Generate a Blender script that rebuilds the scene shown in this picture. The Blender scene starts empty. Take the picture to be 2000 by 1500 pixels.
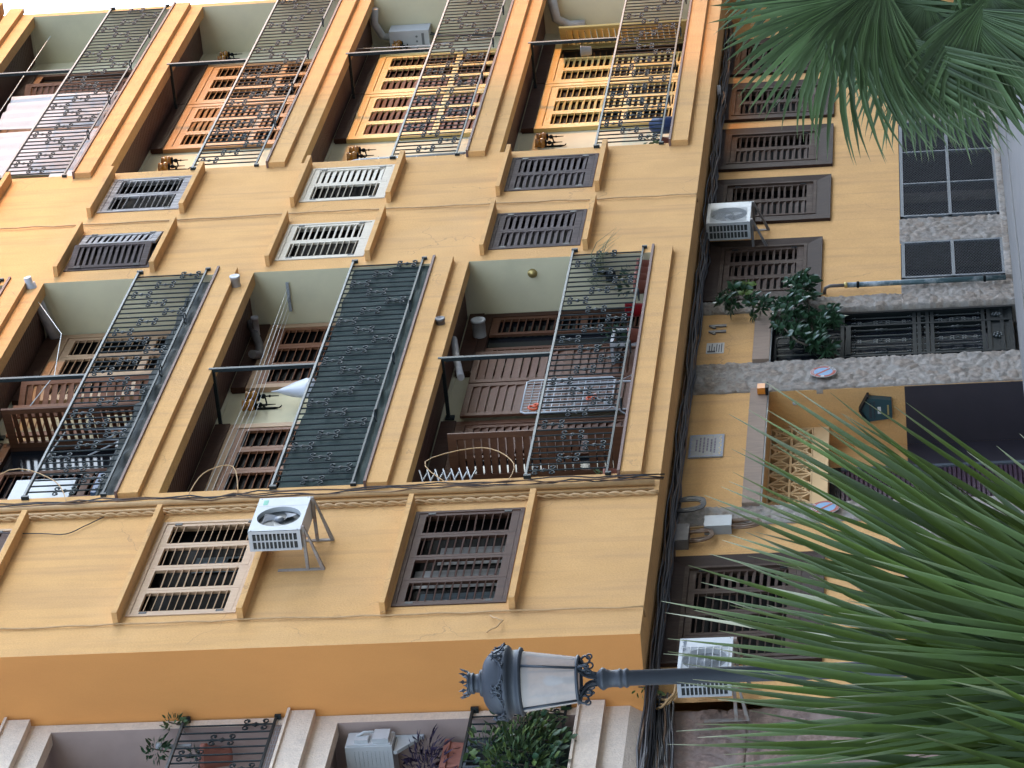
import bpy, math, random
from mathutils import Vector, Matrix, noise
random.seed(7)
R = math.radians
scene = bpy.context.scene
COL = scene.collection
# ------------------------------------------------------------------ camera
F_PX = 6667.0
YAW, PIT, ROL = R(23.88167609), R(7.17770076), R(2.64967525)
CAM_H = 0.96
fw = Vector((math.cos(YAW)*math.cos(PIT), math.sin(YAW)*math.cos(PIT), math.sin(PIT)))
rt = fw.cross(Vector((0, 0, 1))).normalized()
dn = fw.cross(rt)
c_, s_ = math.cos(ROL), math.sin(ROL)
rt2 = rt*c_ + dn*s_
dn2 = -rt*s_ + dn*c_
cam_d = bpy.data.cameras.new('camera')
cam = bpy.data.objects.new('camera', cam_d); COL.objects.link(cam)
cam_d.sensor_width = 36.0; cam_d.lens = 36.0*F_PX/2000.0
cam_d.clip_start = 0.1; cam_d.clip_end = 3000
mw = Matrix.Identity(4)
for i in range(3):                       # the phone was held sideways: picture right is world down
    mw[i][0] = dn2[i]; mw[i][1] = rt2[i]; mw[i][2] = -fw[i]
mw[0][3], mw[1][3], mw[2][3] = 0, 0, CAM_H
cam.matrix_world = mw
scene.camera = cam
# ------------------------------------------------------------------ light
SUN_DIR = Vector((1.2, -1.0, 0.21)).normalized()      # towards the sun
world = bpy.data.worlds.new('World'); scene.world = world; world.use_nodes = True
wn = world.node_tree.nodes; wl = world.node_tree.links
bg = wn['Background']
sky = wn.new('ShaderNodeTexSky'); sky.sky_type = 'NISHITA'; sky.sun_disc = False
sky.sun_elevation = math.asin(SUN_DIR.z); sky.sun_rotation = math.atan2(SUN_DIR.x, SUN_DIR.y)
sky.air_density = 1.0; sky.dust_density = 0.6; sky.ozone_density = 4.0
hs = wn.new('ShaderNodeHueSaturation'); hs.inputs['Saturation'].default_value = 0.55
wl.new(sky.outputs[0], hs.inputs['Color']); wl.new(hs.outputs[0], bg.inputs[0])
bg.inputs[1].default_value = 0.15
sun_d = bpy.data.lights.new('sun', 'SUN'); sun_d.energy = 0.32; sun_d.angle = R(1.0); sun_d.color = (1.0, 0.40, 0.08)
sun = bpy.data.objects.new('sun', sun_d); COL.objects.link(sun)
sun.rotation_euler = (-SUN_DIR).to_track_quat('-Z', 'Y').to_euler(); sun.location = (60, -40, 30)
scene.view_settings.view_transform = 'Standard'
scene.view_settings.look = 'None'
scene.view_settings.exposure = 3.58
scene.view_settings.gamma = 1.0
# ------------------------------------------------------------------ helpers
def rot2(x, y, a): return x*math.cos(a)-y*math.sin(a), x*math.sin(a)+y*math.cos(a)
class MB:
    def __init__(s): s.v = []; s.f = []; s.m = []; s.sm = []
    def add(s, vs, fs, mi=0, sm=False):
        b = len(s.v); s.v += [tuple(p) for p in vs]
        for f in fs: s.f.append(tuple(b+i for i in f)); s.m.append(mi); s.sm.append(sm)
        return s
    def box(s, x0, x1, y0, y1, z0, z1, mi=0):
        vs = [(x, y, z) for z in (z0, z1) for y in (y0, y1) for x in (x0, x1)]
        return s.add(vs, [(0,2,3,1),(4,5,7,6),(0,1,5,4),(2,6,7,3),(0,4,6,2),(1,3,7,5)], mi)
    def obox(s, c, ax, ay, az, mi=0):              # oriented box, half axes
        c, ax, ay, az = Vector(c), Vector(ax), Vector(ay), Vector(az)
        vs = [c+ax*i+ay*j+az*k for k in (-1,1) for j in (-1,1) for i in (-1,1)]
        return s.add(vs, [(0,2,3,1),(4,5,7,6),(0,1,5,4),(2,6,7,3),(0,4,6,2),(1,3,7,5)], mi)
    def quad(s, a, b, c, d, mi=0): return s.add([a,b,c,d], [(0,1,2,3)], mi)
    def prism(s, pts, off, mi=0):                  # polygon of 3D points swept by off
        n = len(pts); off = Vector(off); P = [Vector(p) for p in pts]
        vs = P+[p+off for p in P]
        return s.add(vs, [tuple(range(n-1,-1,-1)), tuple(range(n,2*n))]+[(i,(i+1)%n,n+(i+1)%n,n+i) for i in range(n)], mi)
    def tube(s, pts, r, n=6, mi=0, caps=True, sm=True):
        P = [Vector(p) for p in pts]; m = len(P)
        rr = r if isinstance(r, (list, tuple)) else [r]*m
        vs = []; prev = None
        for i, p in enumerate(P):
            t = (P[min(i+1, m-1)]-P[max(i-1, 0)])
            if t.length < 1e-9: t = Vector((0,0,1))
            t.normalize()
            if prev is None:
                a = Vector((0,0,1)) if abs(t.z) < .9 else Vector((1,0,0))
                u = t.cross(a).normalized()
            else:
                u = prev - t*prev.dot(t)
                u = u.normalized() if u.length > 1e-6 else t.orthogonal().normalized()
            prev = u; w = t.cross(u)
            for k in range(n):
                a = 2*math.pi*(k+.5)/n
                vs.append(p+(u*math.cos(a)+w*math.sin(a))*rr[i])
        fs = [(i*n+k, i*n+(k+1)%n, (i+1)*n+(k+1)%n, (i+1)*n+k) for i in range(m-1) for k in range(n)]
        s.add(vs, fs, mi, sm)
        if caps:
            b = len(s.v)-len(vs)
            s.f.append(tuple(b+k for k in range(n-1,-1,-1))); s.m.append(mi); s.sm.append(False)
            s.f.append(tuple(b+(m-1)*n+k for k in range(n))); s.m.append(mi); s.sm.append(False)
        return s
    def lathe(s, c, prof, n=20, mi=0, axis=(0,0,1), sm=True, a0=0.0):
        c = Vector(c); ax = Vector(axis).normalized()
        u = ax.orthogonal().normalized() if abs(ax.z) < .99 else Vector((1,0,0)); w = ax.cross(u)
        vs = []; m = len(prof)
        for r, h in prof:
            for k in range(n):
                a = a0+2*math.pi*k/n
                vs.append(c+ax*h+(u*math.cos(a)+w*math.sin(a))*max(r, 1e-4))
        fs = [(i*n+k, i*n+(k+1)%n, (i+1)*n+(k+1)%n, (i+1)*n+k) for i in range(m-1) for k in range(n)]
        return s.add(vs, fs, mi, sm)
    def ring(s, c, ax, R_, r, n=20, k=6, mi=0):
        ax = Vector(ax).normalized(); u = ax.orthogonal().normalized(); w = ax.cross(u); c = Vector(c)
        pts = [c+(u*math.cos(2*math.pi*i/n)+w*math.sin(2*math.pi*i/n))*R_ for i in range(n+1)]
        return s.tube(pts, r, k, mi, caps=False)
    def disc(s, c, ax, r, n=24, mi=0):
        ax = Vector(ax).normalized(); u = ax.orthogonal().normalized(); w = ax.cross(u); c = Vector(c)
        return s.add([c+(u*math.cos(2*math.pi*i/n)+w*math.sin(2*math.pi*i/n))*r for i in range(n)], [tuple(range(n))], mi)
    def sphere(s, c, r, n=10, m=7, mi=0, sc=(1,1,1)):
        prof = [(r*math.sin(math.pi*i/m), -r*math.cos(math.pi*i/m)) for i in range(m+1)]
        b = len(s.v); s.lathe((0,0,0), prof, n, mi)
        for i in range(b, len(s.v)):
            x, y, z = s.v[i]; s.v[i] = (c[0]+x*sc[0], c[1]+y*sc[1], c[2]+z*sc[2])
        return s
    def merge(s, o, mi=None):
        b = len(s.v); s.v += o.v; s.f += [tuple(b+i for i in f) for f in o.f]
        s.m += (o.m if mi is None else [mi]*len(o.m)); s.sm += o.sm
        return s
    def build(s, name, mats, parent=None, **props):
        if not isinstance(mats, (list, tuple)): mats = [mats]
        org = Vector((0,0,0)); p = parent
        if p is not None: org = Vector(p['org'])
        elif s.v:
            xs, ys, zs = zip(*s.v); org = Vector(((min(xs)+max(xs))/2, (min(ys)+max(ys))/2, min(zs)))
        me = bpy.data.meshes.new(name)
        me.from_pydata([(x-org.x, y-org.y, z-org.z) for x, y, z in s.v], [], s.f)
        for m_ in mats: me.materials.append(m_)
        me.polygons.foreach_set('material_index', s.m)
        me.polygons.foreach_set('use_smooth', s.sm)
        me.update()
        o = bpy.data.objects.new(name, me); COL.objects.link(o)
        if parent is not None: o.parent = parent
        else: o.location = org
        o['org'] = tuple(org)
        for k, v in props.items(): o[k] = v
        return o
def thing(name, label, cat, loc, group=None):
    o = bpy.data.objects.new(name, None); COL.objects.link(o); o.location = loc; o.empty_display_size = .2
    o['org'] = tuple(float(v) for v in loc); o['label'] = label; o['category'] = cat
    if group: o['group'] = group
    return o
def tag(o, label, cat, group=None):
    o['label'] = label; o['category'] = cat
    if group: o['group'] = group
    return o
def textmesh(txt, size, depth=0.003):
    cu = bpy.data.curves.new('t', 'FONT'); cu.body = txt; cu.size = size; cu.extrude = depth; cu.align_x = 'CENTER'; cu.align_y = 'CENTER'
    cu.resolution_u = 3
    ob = bpy.data.objects.new('t', cu); COL.objects.link(ob)
    dg = bpy.context.evaluated_depsgraph_get(); me = bpy.data.meshes.new_from_object(ob.evaluated_get(dg))
    vs = [tuple(v.co) for v in me.vertices]; fs = [tuple(p.vertices) for p in me.polygons]
    bpy.data.objects.remove(ob); bpy.data.meshes.remove(me); bpy.data.curves.remove(cu)
    return vs, fs
# ------------------------------------------------------------------ materials
def mat(name, c1, c2=None, scale=6.0, stretch=(1,1,1), rough=.8, metal=0.0, bump=0.0, bscale=60.0, detail=5.0,
        stain=None, stain_scale=1.2, stain_amt=.5, alpha=1.0, trans=0.0, spec=.5, stain_stretch=(1,1,1), fleck=None, transl=0.0, grain=0.0, gscale=70):
    m = bpy.data.materials.new(name); m.use_nodes = True
    nt = m.node_tree; N = nt.nodes; L = nt.links; b = N['Principled BSDF']
    b.inputs['Roughness'].default_value = rough; b.inputs['Metallic'].default_value = metal
    b.inputs['Specular IOR Level'].default_value = spec
    geo = N.new('ShaderNodeNewGeometry')
    def nz(sc, st, det=detail, rg=.6):
        mp = N.new('ShaderNodeMapping'); mp.inputs['Scale'].default_value = st
        L.new(geo.outputs['Position'], mp.inputs['Vector'])
        t = N.new('ShaderNodeTexNoise'); t.inputs['Scale'].default_value = sc; t.inputs['Detail'].default_value = det; t.inputs['Roughness'].default_value = rg
        L.new(mp.outputs[0], t.inputs['Vector']); return t
    def ramp(fac, lo, hi):
        r = N.new('ShaderNodeMapRange'); r.inputs['From Min'].default_value = lo; r.inputs['From Max'].default_value = hi
        L.new(fac, r.inputs['Value']); return r.outputs[0]
    def mix(fac, a, bb):
        x = N.new('ShaderNodeMix'); x.data_type = 'RGBA'
        if isinstance(fac, float): x.inputs[0].default_value = fac
        else: L.new(fac, x.inputs[0])
        for sck, val in ((x.inputs[6], a), (x.inputs[7], bb)):
            if isinstance(val, tuple): sck.default_value = (*val, 1)
            else: L.new(val, sck)
        return x.outputs[2]
    col = c1
    if c2 is not None: col = mix(ramp(nz(scale, stretch).outputs['Fac'], .35, .65), c1, c2)
    if stain is not None:
        r = ramp(nz(stain_scale, stain_stretch, 6, .65).outputs['Fac'], .5, .75)
        mm = N.new('ShaderNodeMath'); mm.operation = 'MULTIPLY'; mm.inputs[1].default_value = stain_amt; L.new(r, mm.inputs[0])
        col = mix(mm.outputs[0], col, stain)
    if fleck is not None:
        fl = fleck[2] if len(fleck) > 2 else .62; r = ramp(nz(fleck[1], (1,1,1), 3, .7).outputs['Fac'], fl, fl+.05)
        col = mix(r, col, fleck[0])
    if grain:
        r = N.new('ShaderNodeMapRange'); r.inputs['From Min'].default_value = .3; r.inputs['From Max'].default_value = .7; r.inputs['To Min'].default_value = 1-grain; r.inputs['To Max'].default_value = 1+grain*.6
        L.new(nz(gscale, (1,1,1), 3, .7).outputs['Fac'], r.inputs['Value']); vm = N.new('ShaderNodeVectorMath'); vm.operation = 'SCALE'
        if isinstance(col, tuple): vm.inputs[0].default_value = col
        else: L.new(col, vm.inputs[0])
        L.new(r.outputs[0], vm.inputs['Scale']); col = vm.outputs[0]
    if isinstance(col, tuple): b.inputs['Base Color'].default_value = (*col, 1)
    else: L.new(col, b.inputs['Base Color'])
    if bump:
        bp = N.new('ShaderNodeBump'); bp.inputs['Strength'].default_value = bump; bp.inputs['Distance'].default_value = .01
        L.new(nz(bscale, stretch, 4).outputs['Fac'], bp.inputs['Height']); L.new(bp.outputs[0], b.inputs['Normal'])
    if alpha < 1: b.inputs['Alpha'].default_value = alpha
    if trans: b.inputs['Transmission Weight'].default_value = trans
    if transl:
        out = N['Material Output']; tr = N.new('ShaderNodeBsdfTranslucent'); ms = N.new('ShaderNodeMixShader'); ms.inputs[0].default_value = transl
        if isinstance(col, tuple): tr.inputs[0].default_value = (*col, 1)
        else: L.new(col, tr.inputs[0])
        L.new(b.outputs[0], ms.inputs[1]); L.new(tr.outputs[0], ms.inputs[2]); L.new(ms.outputs[0], out.inputs[0])
    return m
M = {}
YEL = (0.62, 0.35, 0.132)
M['stucco'] = mat('yellow_stucco', YEL, (0.56, 0.315, 0.118), 2.2, (1,1,.6), .92, bump=.9, bscale=55, grain=.10, gscale=48, stain=(0.43,0.255,0.12), stain_scale=1.1, stain_amt=.45, stain_stretch=(1.3,1.3,.35), spec=.25)
def weather(m):
    """rain streaks, paler patched areas and a few hairline cracks in old render"""
    nt = m.node_tree; N = nt.nodes; L = nt.links; b = N['Principled BSDF']; geo = N['Geometry']
    src = b.inputs['Base Color'].links[0].from_socket
    def noise_(sc, st, det, lo, hi, to):
        mp = N.new('ShaderNodeMapping'); mp.inputs['Scale'].default_value = st; L.new(geo.outputs['Position'], mp.inputs['Vector'])
        t = N.new('ShaderNodeTexNoise'); t.inputs['Scale'].default_value = sc; t.inputs['Detail'].default_value = det; L.new(mp.outputs[0], t.inputs['Vector'])
        r = N.new('ShaderNodeMapRange'); r.inputs[1].default_value = lo; r.inputs[2].default_value = hi; r.inputs[4].default_value = to; L.new(t.outputs['Fac'], r.inputs[0]); return r.outputs[0], t
    def mixin(fac, col, src):
        x = N.new('ShaderNodeMix'); x.data_type = 'RGBA'; L.new(fac, x.inputs[0]); L.new(src, x.inputs[6]); x.inputs[7].default_value = (*col, 1); return x.outputs[2]
    f, _ = noise_(3.2, (2.2, 2.2, .16), 5, .52, .72, .42); src = mixin(f, (0.36, 0.205, 0.095), src)
    f, _ = noise_(.55, (1, 1, 1), 7, .55, .62, .18); src = mixin(f, (0.66, 0.41, 0.19), src)
    wob, t = noise_(2.5, (1, 1, 1), 4, 0, 1, 1)
    va = N.new('ShaderNodeVectorMath'); va.operation = 'SCALE'; va.inputs['Scale'].default_value = .5; L.new(t.outputs['Color'], va.inputs[0])
    vb = N.new('ShaderNodeVectorMath'); vb.operation = 'ADD'; L.new(geo.outputs['Position'], vb.inputs[0]); L.new(va.outputs[0], vb.inputs[1])
    vo = N.new('ShaderNodeTexVoronoi'); vo.feature = 'DISTANCE_TO_EDGE'; vo.inputs['Scale'].default_value = .42; L.new(vb.outputs[0], vo.inputs['Vector'])
    r = N.new('ShaderNodeMapRange'); r.inputs[1].default_value = .0; r.inputs[2].default_value = .0035; r.inputs[3].default_value = 1; r.inputs[4].default_value = 0; L.new(vo.outputs['Distance'], r.inputs[0])
    gate, _ = noise_(.7, (1, 1, 1), 2, .5, .56, .55); mu = N.new('ShaderNodeMath'); mu.operation = 'MULTIPLY'; L.new(r.outputs[0], mu.inputs[0]); L.new(gate, mu.inputs[1])
    src = mixin(mu.outputs[0], (0.25, 0.15, 0.08), src); L.new(src, b.inputs['Base Color'])
weather(M['stucco'])
M['stucco_orange'] = mat('orange_stucco', (0.66, 0.285, 0.085), (0.62, 0.265, 0.08), 1.5, (1,1,.5), .9, bump=.3, bscale=40, spec=.15, grain=.03)
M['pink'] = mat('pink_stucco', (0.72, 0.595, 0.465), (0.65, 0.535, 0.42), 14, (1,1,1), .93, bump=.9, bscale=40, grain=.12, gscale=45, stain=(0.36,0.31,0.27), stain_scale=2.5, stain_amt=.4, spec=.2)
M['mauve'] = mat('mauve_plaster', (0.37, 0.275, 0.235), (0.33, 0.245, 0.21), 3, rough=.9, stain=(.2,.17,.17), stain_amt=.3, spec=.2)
M['cream'] = mat('cream_plaster', (0.60, 0.54, 0.35), (0.56, 0.50, 0.33), 2, rough=.85, stain=(0.36,0.34,.22), stain_amt=.3, spec=.3)
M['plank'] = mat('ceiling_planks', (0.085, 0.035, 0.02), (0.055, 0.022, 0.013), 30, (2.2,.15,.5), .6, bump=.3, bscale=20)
M['block'] = mat('cream_blocks', (0.70, 0.47, 0.24), (0.64, 0.43, 0.22), 3, rough=.9, bump=.5, bscale=50, spec=.15)
M['tile_edge'] = mat('slab_edge_tile', (0.16, 0.085, 0.06), (0.11, 0.06, 0.045), 20, rough=.7, fleck=((.3,.22,.2), 30))
M['floor_tile'] = mat('balcony_floor_tile', (0.25, 0.12, 0.08), (0.2, 0.1, 0.07), 8, rough=.6)
def wood(name, a, b, rough=.55, stain=None, amt=.4): return mat(name, a, b, 9, (3,3,.35), rough, bump=.25, bscale=30, spec=.15, stain=stain, stain_scale=4, stain_amt=amt, stain_stretch=(1,1,.5))
M['w_brown'] = wood('brown_wood', (0.115, 0.050, 0.026), (0.086, 0.037, 0.020), .6)
M['w_surround'] = wood('dark_surround_wood', (0.034, 0.0165, 0.010), (0.023, 0.0115, 0.0075), .7, (.07,.047,.034), .4)
M['stone_plain'] = mat('stone_reveal', (0.15,0.13,0.115), (0.11,0.10,0.09), 9, rough=.95, bump=.8, bscale=14, spec=.1)
M['w_dark'] = wood('dark_brown_wood', (0.062, 0.027, 0.0155), (0.045, 0.020, 0.012), .65, (.10,.064,.042), .4)
M['w_red'] = wood('red_brown_wood', (0.205, 0.088, 0.043), (0.165, 0.068, 0.033), .55)
M['w_salmon'] = wood('salmon_wood', (0.43, 0.28, 0.165), (0.38, 0.245, 0.14), .55, (.36,.2,.14), .4)
M['w_pale'] = wood('pale_varnished_wood', (0.62, 0.445, 0.165), (0.56, 0.39, 0.135), .5)
M['w_mid'] = wood('orange_varnished_wood', (0.40, 0.21, 0.082), (0.34, 0.17, 0.066), .5)
M['w_slat_shade'] = wood('shaded_slat_wood', (0.19, 0.088, 0.05), (0.155, 0.07, 0.04), .55)  # shade on the slats between pale frames, put into the colour
M['curtain'] = mat('pale_curtain', (0.30, 0.28, 0.25), (0.22, 0.21, 0.19), 3, (4,4,.4), .9)
M['curtain_blue'] = mat('grey_blue_curtain', (0.10, 0.125, 0.13), (0.07, 0.09, 0.095), 3, (5,5,.4), .9)
M['w_grey'] = wood('weathered_grey_wood', (0.085, 0.064, 0.058), (0.052, 0.040, 0.036), .8, (.15,.125,.118), .45)
M['w_white'] = wood('cream_painted_wood', (0.52, 0.46, 0.36), (0.47, 0.41, 0.32), .65, (.42,.36,.28), .35)
M['w_whitegrey'] = wood('flaking_white_wood', (0.36, 0.34, 0.32), (0.12, 0.10, 0.10), .75, (.45,.43,.4), .5)
M['w_ground'] = wood('weathered_street_wood', (0.068, 0.042, 0.029), (0.043, 0.026, 0.018), .75, (.14,.11,.085), .45)
M['w_beam'] = wood('grey_timber_beam', (0.29, 0.21, 0.155), (0.23, 0.165, 0.12), .75, (.15,.11,.09), .4)
M['dark'] = mat('unlit_room', (0.005, 0.005, 0.005), rough=.6, spec=.04)  # flat black colour standing for the dark behind openings
M['glass'] = mat('dark_glass', (0.008, 0.010, 0.013), rough=.12, spec=.14)
M['iron'] = mat('dark_green_iron', (0.020, 0.027, 0.028), (0.015, 0.021, 0.022), 15, rough=.5, metal=.0, spec=.16, fleck=((.07,.08,.08), 60))
M['iron_skylit'] = mat('skylit_rail_iron', (0.105, 0.11, 0.105), (0.055, 0.062, 0.062), 10, rough=.5, spec=.3)  # paler top rails: sky highlight put into the colour
M['black_iron'] = mat('black_iron', (0.006, 0.008, 0.008), rough=.6, spec=.07)
M['gate_iron'] = mat('gate_bar_iron', (0.022, 0.028, 0.026), (0.016, 0.021, 0.02), 20, rough=.35, spec=.35)
M['lamp_iron'] = mat('blue_grey_cast_iron', (0.028, 0.032, 0.038), (0.023, 0.027, 0.032), 6, rough=.5, spec=.3, fleck=((.22,.23,.25), 60, .74))
M['lamp_dark'] = mat('dark_cast_iron', (0.016, 0.022, 0.03), rough=.45)
M['frost'] = mat('dusty_lamp_glass', (0.45, 0.40, 0.36), (0.39, 0.345, 0.31), 5, rough=.5, spec=.12, alpha=.62, stain=(.3,.29,.29), stain_scale=7, stain_amt=.5)
M['white'] = mat('white_enamel', (0.47, 0.475, 0.465), (0.43, 0.435, 0.425), 4, rough=.5, spec=.2, stain=(.55,.55,.52), stain_scale=5, stain_amt=.3)
M['white_old'] = mat('aged_white_enamel', (0.46, 0.47, 0.46), (0.38, 0.39, 0.38), 6, rough=.5, stain=(.2,.19,.18), stain_amt=.5)
M['rusty'] = mat('rusting_white_steel', (0.30, 0.27, 0.24), (0.25, 0.22, 0.19), 8, rough=.7, spec=.1, stain=(.25,.09,.03), stain_scale=9, stain_amt=.9)
M['black_plastic'] = mat('black_plastic', (0.010, 0.011, 0.012), rough=.5, spec=.12)
M['fan_grey'] = mat('grey_fan_plastic', (0.12, 0.125, 0.13), rough=.45)
M['fin'] = mat('condenser_fins', (0.035, 0.04, 0.038), (0.02, 0.022, 0.02), 40, rough=.5)
M['amber'] = mat('amber_glass', (0.45, 0.20, 0.025), (0.36, 0.15, 0.02), 12, rough=.15, spec=.8, trans=.35)
M['shade'] = mat('green_shade_cloth', (0.021, 0.040, 0.033), (0.015, 0.030, 0.025), 30, (1,1,.4), .9, bump=.5, bscale=150)
M['shade2'] = mat('grey_shade_cloth', (0.034, 0.042, 0.037), (0.02, 0.025, 0.022), 6, (1,1,.4), .8, bump=.3, bscale=90)
M['teal'] = mat('teal_enamel', (0.013, 0.05, 0.058), (0.011, 0.042, 0.05), 9, rough=.45)
M['teal_pipe'] = mat('teal_painted_pipe', (0.045, 0.085, 0.09), (0.03, 0.06, 0.065), 8, rough=.5, stain=(.5,.52,.52), stain_scale=5, stain_amt=.8)
M['brass'] = mat('brass', (0.5, 0.38, 0.14), rough=.4, metal=.7)
M['tan_pipe'] = mat('tan_painted_pipe', (0.47, 0.29, 0.13), (0.40, 0.24, 0.10), 12, rough=.7)
M['cable_brown'] = mat('brown_cable', (0.13, 0.065, 0.026), (0.085, 0.042, 0.017), 8, rough=.6)
M['cable_black'] = mat('black_cable', (0.014, 0.014, 0.017), rough=.5)
M['grey_pipe'] = mat('grey_plastic_pipe', (0.42, 0.405, 0.40), (0.35,0.34,0.335), 8, rough=.5, stain=(.16,.15,.15), stain_amt=.5, stain_scale=4)
M['box_grey'] = mat('grey_junction_box', (0.30, 0.31, 0.31), (0.26, 0.27, 0.27), 9, rough=.5)
M['box_dark'] = mat('dirty_junction_box', (0.15, 0.135, 0.125), (0.1, 0.09, 0.085), 9, rough=.6)
M['red'] = mat('sign_red', (0.36, 0.085, 0.06), (0.30, 0.11, 0.085), 30, rough=.6, spec=.1)
M['blue'] = mat('faded_sign_blue', (0.22, 0.34, 0.48), (0.19, 0.30, 0.42), 30, rough=.6, spec=.1)
M['paper'] = mat('white_paper', (0.50, 0.485, 0.46), rough=.8, spec=.1)
M['ink'] = mat('dark_ink', (0.05, 0.05, 0.055), rough=.7)
M['greyink'] = mat('grey_lettering', (0.13, 0.16, 0.19), rough=.6)
M['tile'] = mat('glazed_tile', (0.27, 0.26, 0.245), (0.23, 0.225, 0.215), 8, rough=.5, spec=.12)
M['tile_ink'] = mat('tile_lettering', (0.12, 0.10, 0.13), rough=.6, spec=.1)
M['tile_blue'] = mat('tile_blue_paint', (0.08, 0.13, 0.32), rough=.3)
M['tile_gold'] = mat('tile_gold_paint', (0.42, 0.29, 0.08), rough=.3)
M['orange'] = mat('orange_plastic', (0.62, 0.20, 0.015), rough=.4)
M['mint'] = mat('mint_sticker', (0.22, 0.46, 0.33), rough=.6, spec=.1)
M['maroon'] = mat('maroon_slats', (0.060, 0.030, 0.045), (0.048, 0.025, 0.037), 6, rough=.45)
M['plinth'] = mat('dark_plinth_paint', (0.024, 0.018, 0.024), (0.018, 0.014, 0.019), 3, rough=.6, fleck=((.09,.085,.09), 28, .73))
M['gal'] = mat('galvanised_steel', (0.10, 0.112, 0.122), (0.075, 0.085, 0.093), 20, rough=.55, spec=.25)
M['meshwire'] = mat('expanded_mesh_steel', (0.13, 0.13, 0.135), rough=.7, spec=.1)
M['terracotta'] = mat('terracotta', (0.33, 0.13, 0.09), (0.27, 0.10, 0.07), 12, rough=.8)
M['redpot'] = mat('red_glazed_pot', (0.34, 0.012, 0.02), rough=.35)
M['cloth'] = mat('white_sheet', (0.45, 0.425, 0.41), (0.40,0.385,0.38), 3, rough=.9, bump=.2, bscale=40)
M['bagp'] = mat('white_carrier_bag', (0.64, 0.66, 0.70), rough=.4, transl=.3)
M['wire_white'] = mat('white_wire', (0.46, 0.475, 0.48), rough=.5, spec=.15)
M['peg'] = mat('orange_peg_basket', (0.62, 0.10, 0.03), rough=.5)
M['line'] = mat('washing_line', (0.55, 0.57, 0.55), rough=.5)
M['leaf_dark'] = mat('dark_leaf', (0.030, 0.072, 0.030), (0.021, 0.052, 0.025), 20, rough=.38, transl=.12)
M['leaf_mid'] = mat('mid_green_leaf', (0.085, 0.135, 0.052), (0.060, 0.10, 0.042), 20, rough=.45, transl=.2)
M['leaf_light'] = mat('young_leaf', (0.16, 0.22, 0.06), (0.12, 0.18, 0.05), 20, rough=.45, transl=.2)
M['leaf_purple'] = mat('purple_leaf', (0.035, 0.022, 0.055), (0.025, 0.017, 0.04), 20, rough=.45, transl=.1)
M['stem'] = mat('plant_stem', (0.06, 0.045, 0.028), rough=.8)
M['dryleaf'] = mat('straw_leaf', (0.22, 0.23, 0.12), (0.15, 0.17, 0.09), 20, rough=.6)
def palm_mat(name, a, b, tip):
    m = mat(name, a, b, 7, (1,1,1), .48, transl=.14, spec=.3, bump=.15, bscale=25)
    nt = m.node_tree; N = nt.nodes; L = nt.links; bs = N['Principled BSDF']
    at = N.new('ShaderNodeAttribute'); at.attribute_name = 'blade'
    mx = N.new('ShaderNodeMix'); mx.data_type = 'RGBA'
    src = bs.inputs['Base Color'].links[0].from_socket
    L.new(at.outputs['Fac'], mx.inputs[0]); L.new(src, mx.inputs[6]); mx.inputs[7].default_value = (*tip, 1)
    tn = N.new('ShaderNodeAttribute'); tn.attribute_name = 'tone'
    vm = N.new('ShaderNodeVectorMath'); vm.operation = 'SCALE'; L.new(src, vm.inputs[0]); L.new(tn.outputs['Fac'], vm.inputs['Scale']); L.new(vm.outputs[0], mx.inputs[6])
    L.new(mx.outputs[2], bs.inputs['Base Color'])
    return m
M['palm_near'] = palm_mat('fan_palm_leaf', (0.060, 0.094, 0.009), (0.048, 0.080, 0.015), (0.36, 0.33, 0.22))
M['palm_blue'] = palm_mat('blue_fan_palm_leaf', (0.050, 0.082, 0.020), (0.062, 0.094, 0.032), (0.34, 0.31, 0.22))
M['palm_far'] = palm_mat('shaded_fan_palm_leaf', (0.064, 0.104, 0.036), (0.078, 0.116, 0.050), (0.20, 0.21, 0.11))
M['palm_trunk'] = mat('palm_trunk_fibre', (0.12, 0.075, 0.04), (0.07, 0.045, 0.025), 14, (1,1,.4), .95, bump=.8, bscale=25)
M['asphalt'] = mat('paving', (0.205, 0.19, 0.17), (0.165, 0.155, 0.14), 5, (.25,2,1), .75, bump=.2, bscale=40, stain=(.11,.11,.115), stain_amt=.4, stain_scale=.8)
M['offwhite_wall'] = mat('pale_render', (0.36, 0.31, 0.25), (0.32, 0.28, 0.225), 2, rough=.9, bump=.3, bscale=40)
M['roof'] = mat('roof_tile', (0.26, 0.11, 0.07), (0.2, 0.085, 0.055), 9, rough=.85, bump=.4, bscale=12)
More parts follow.
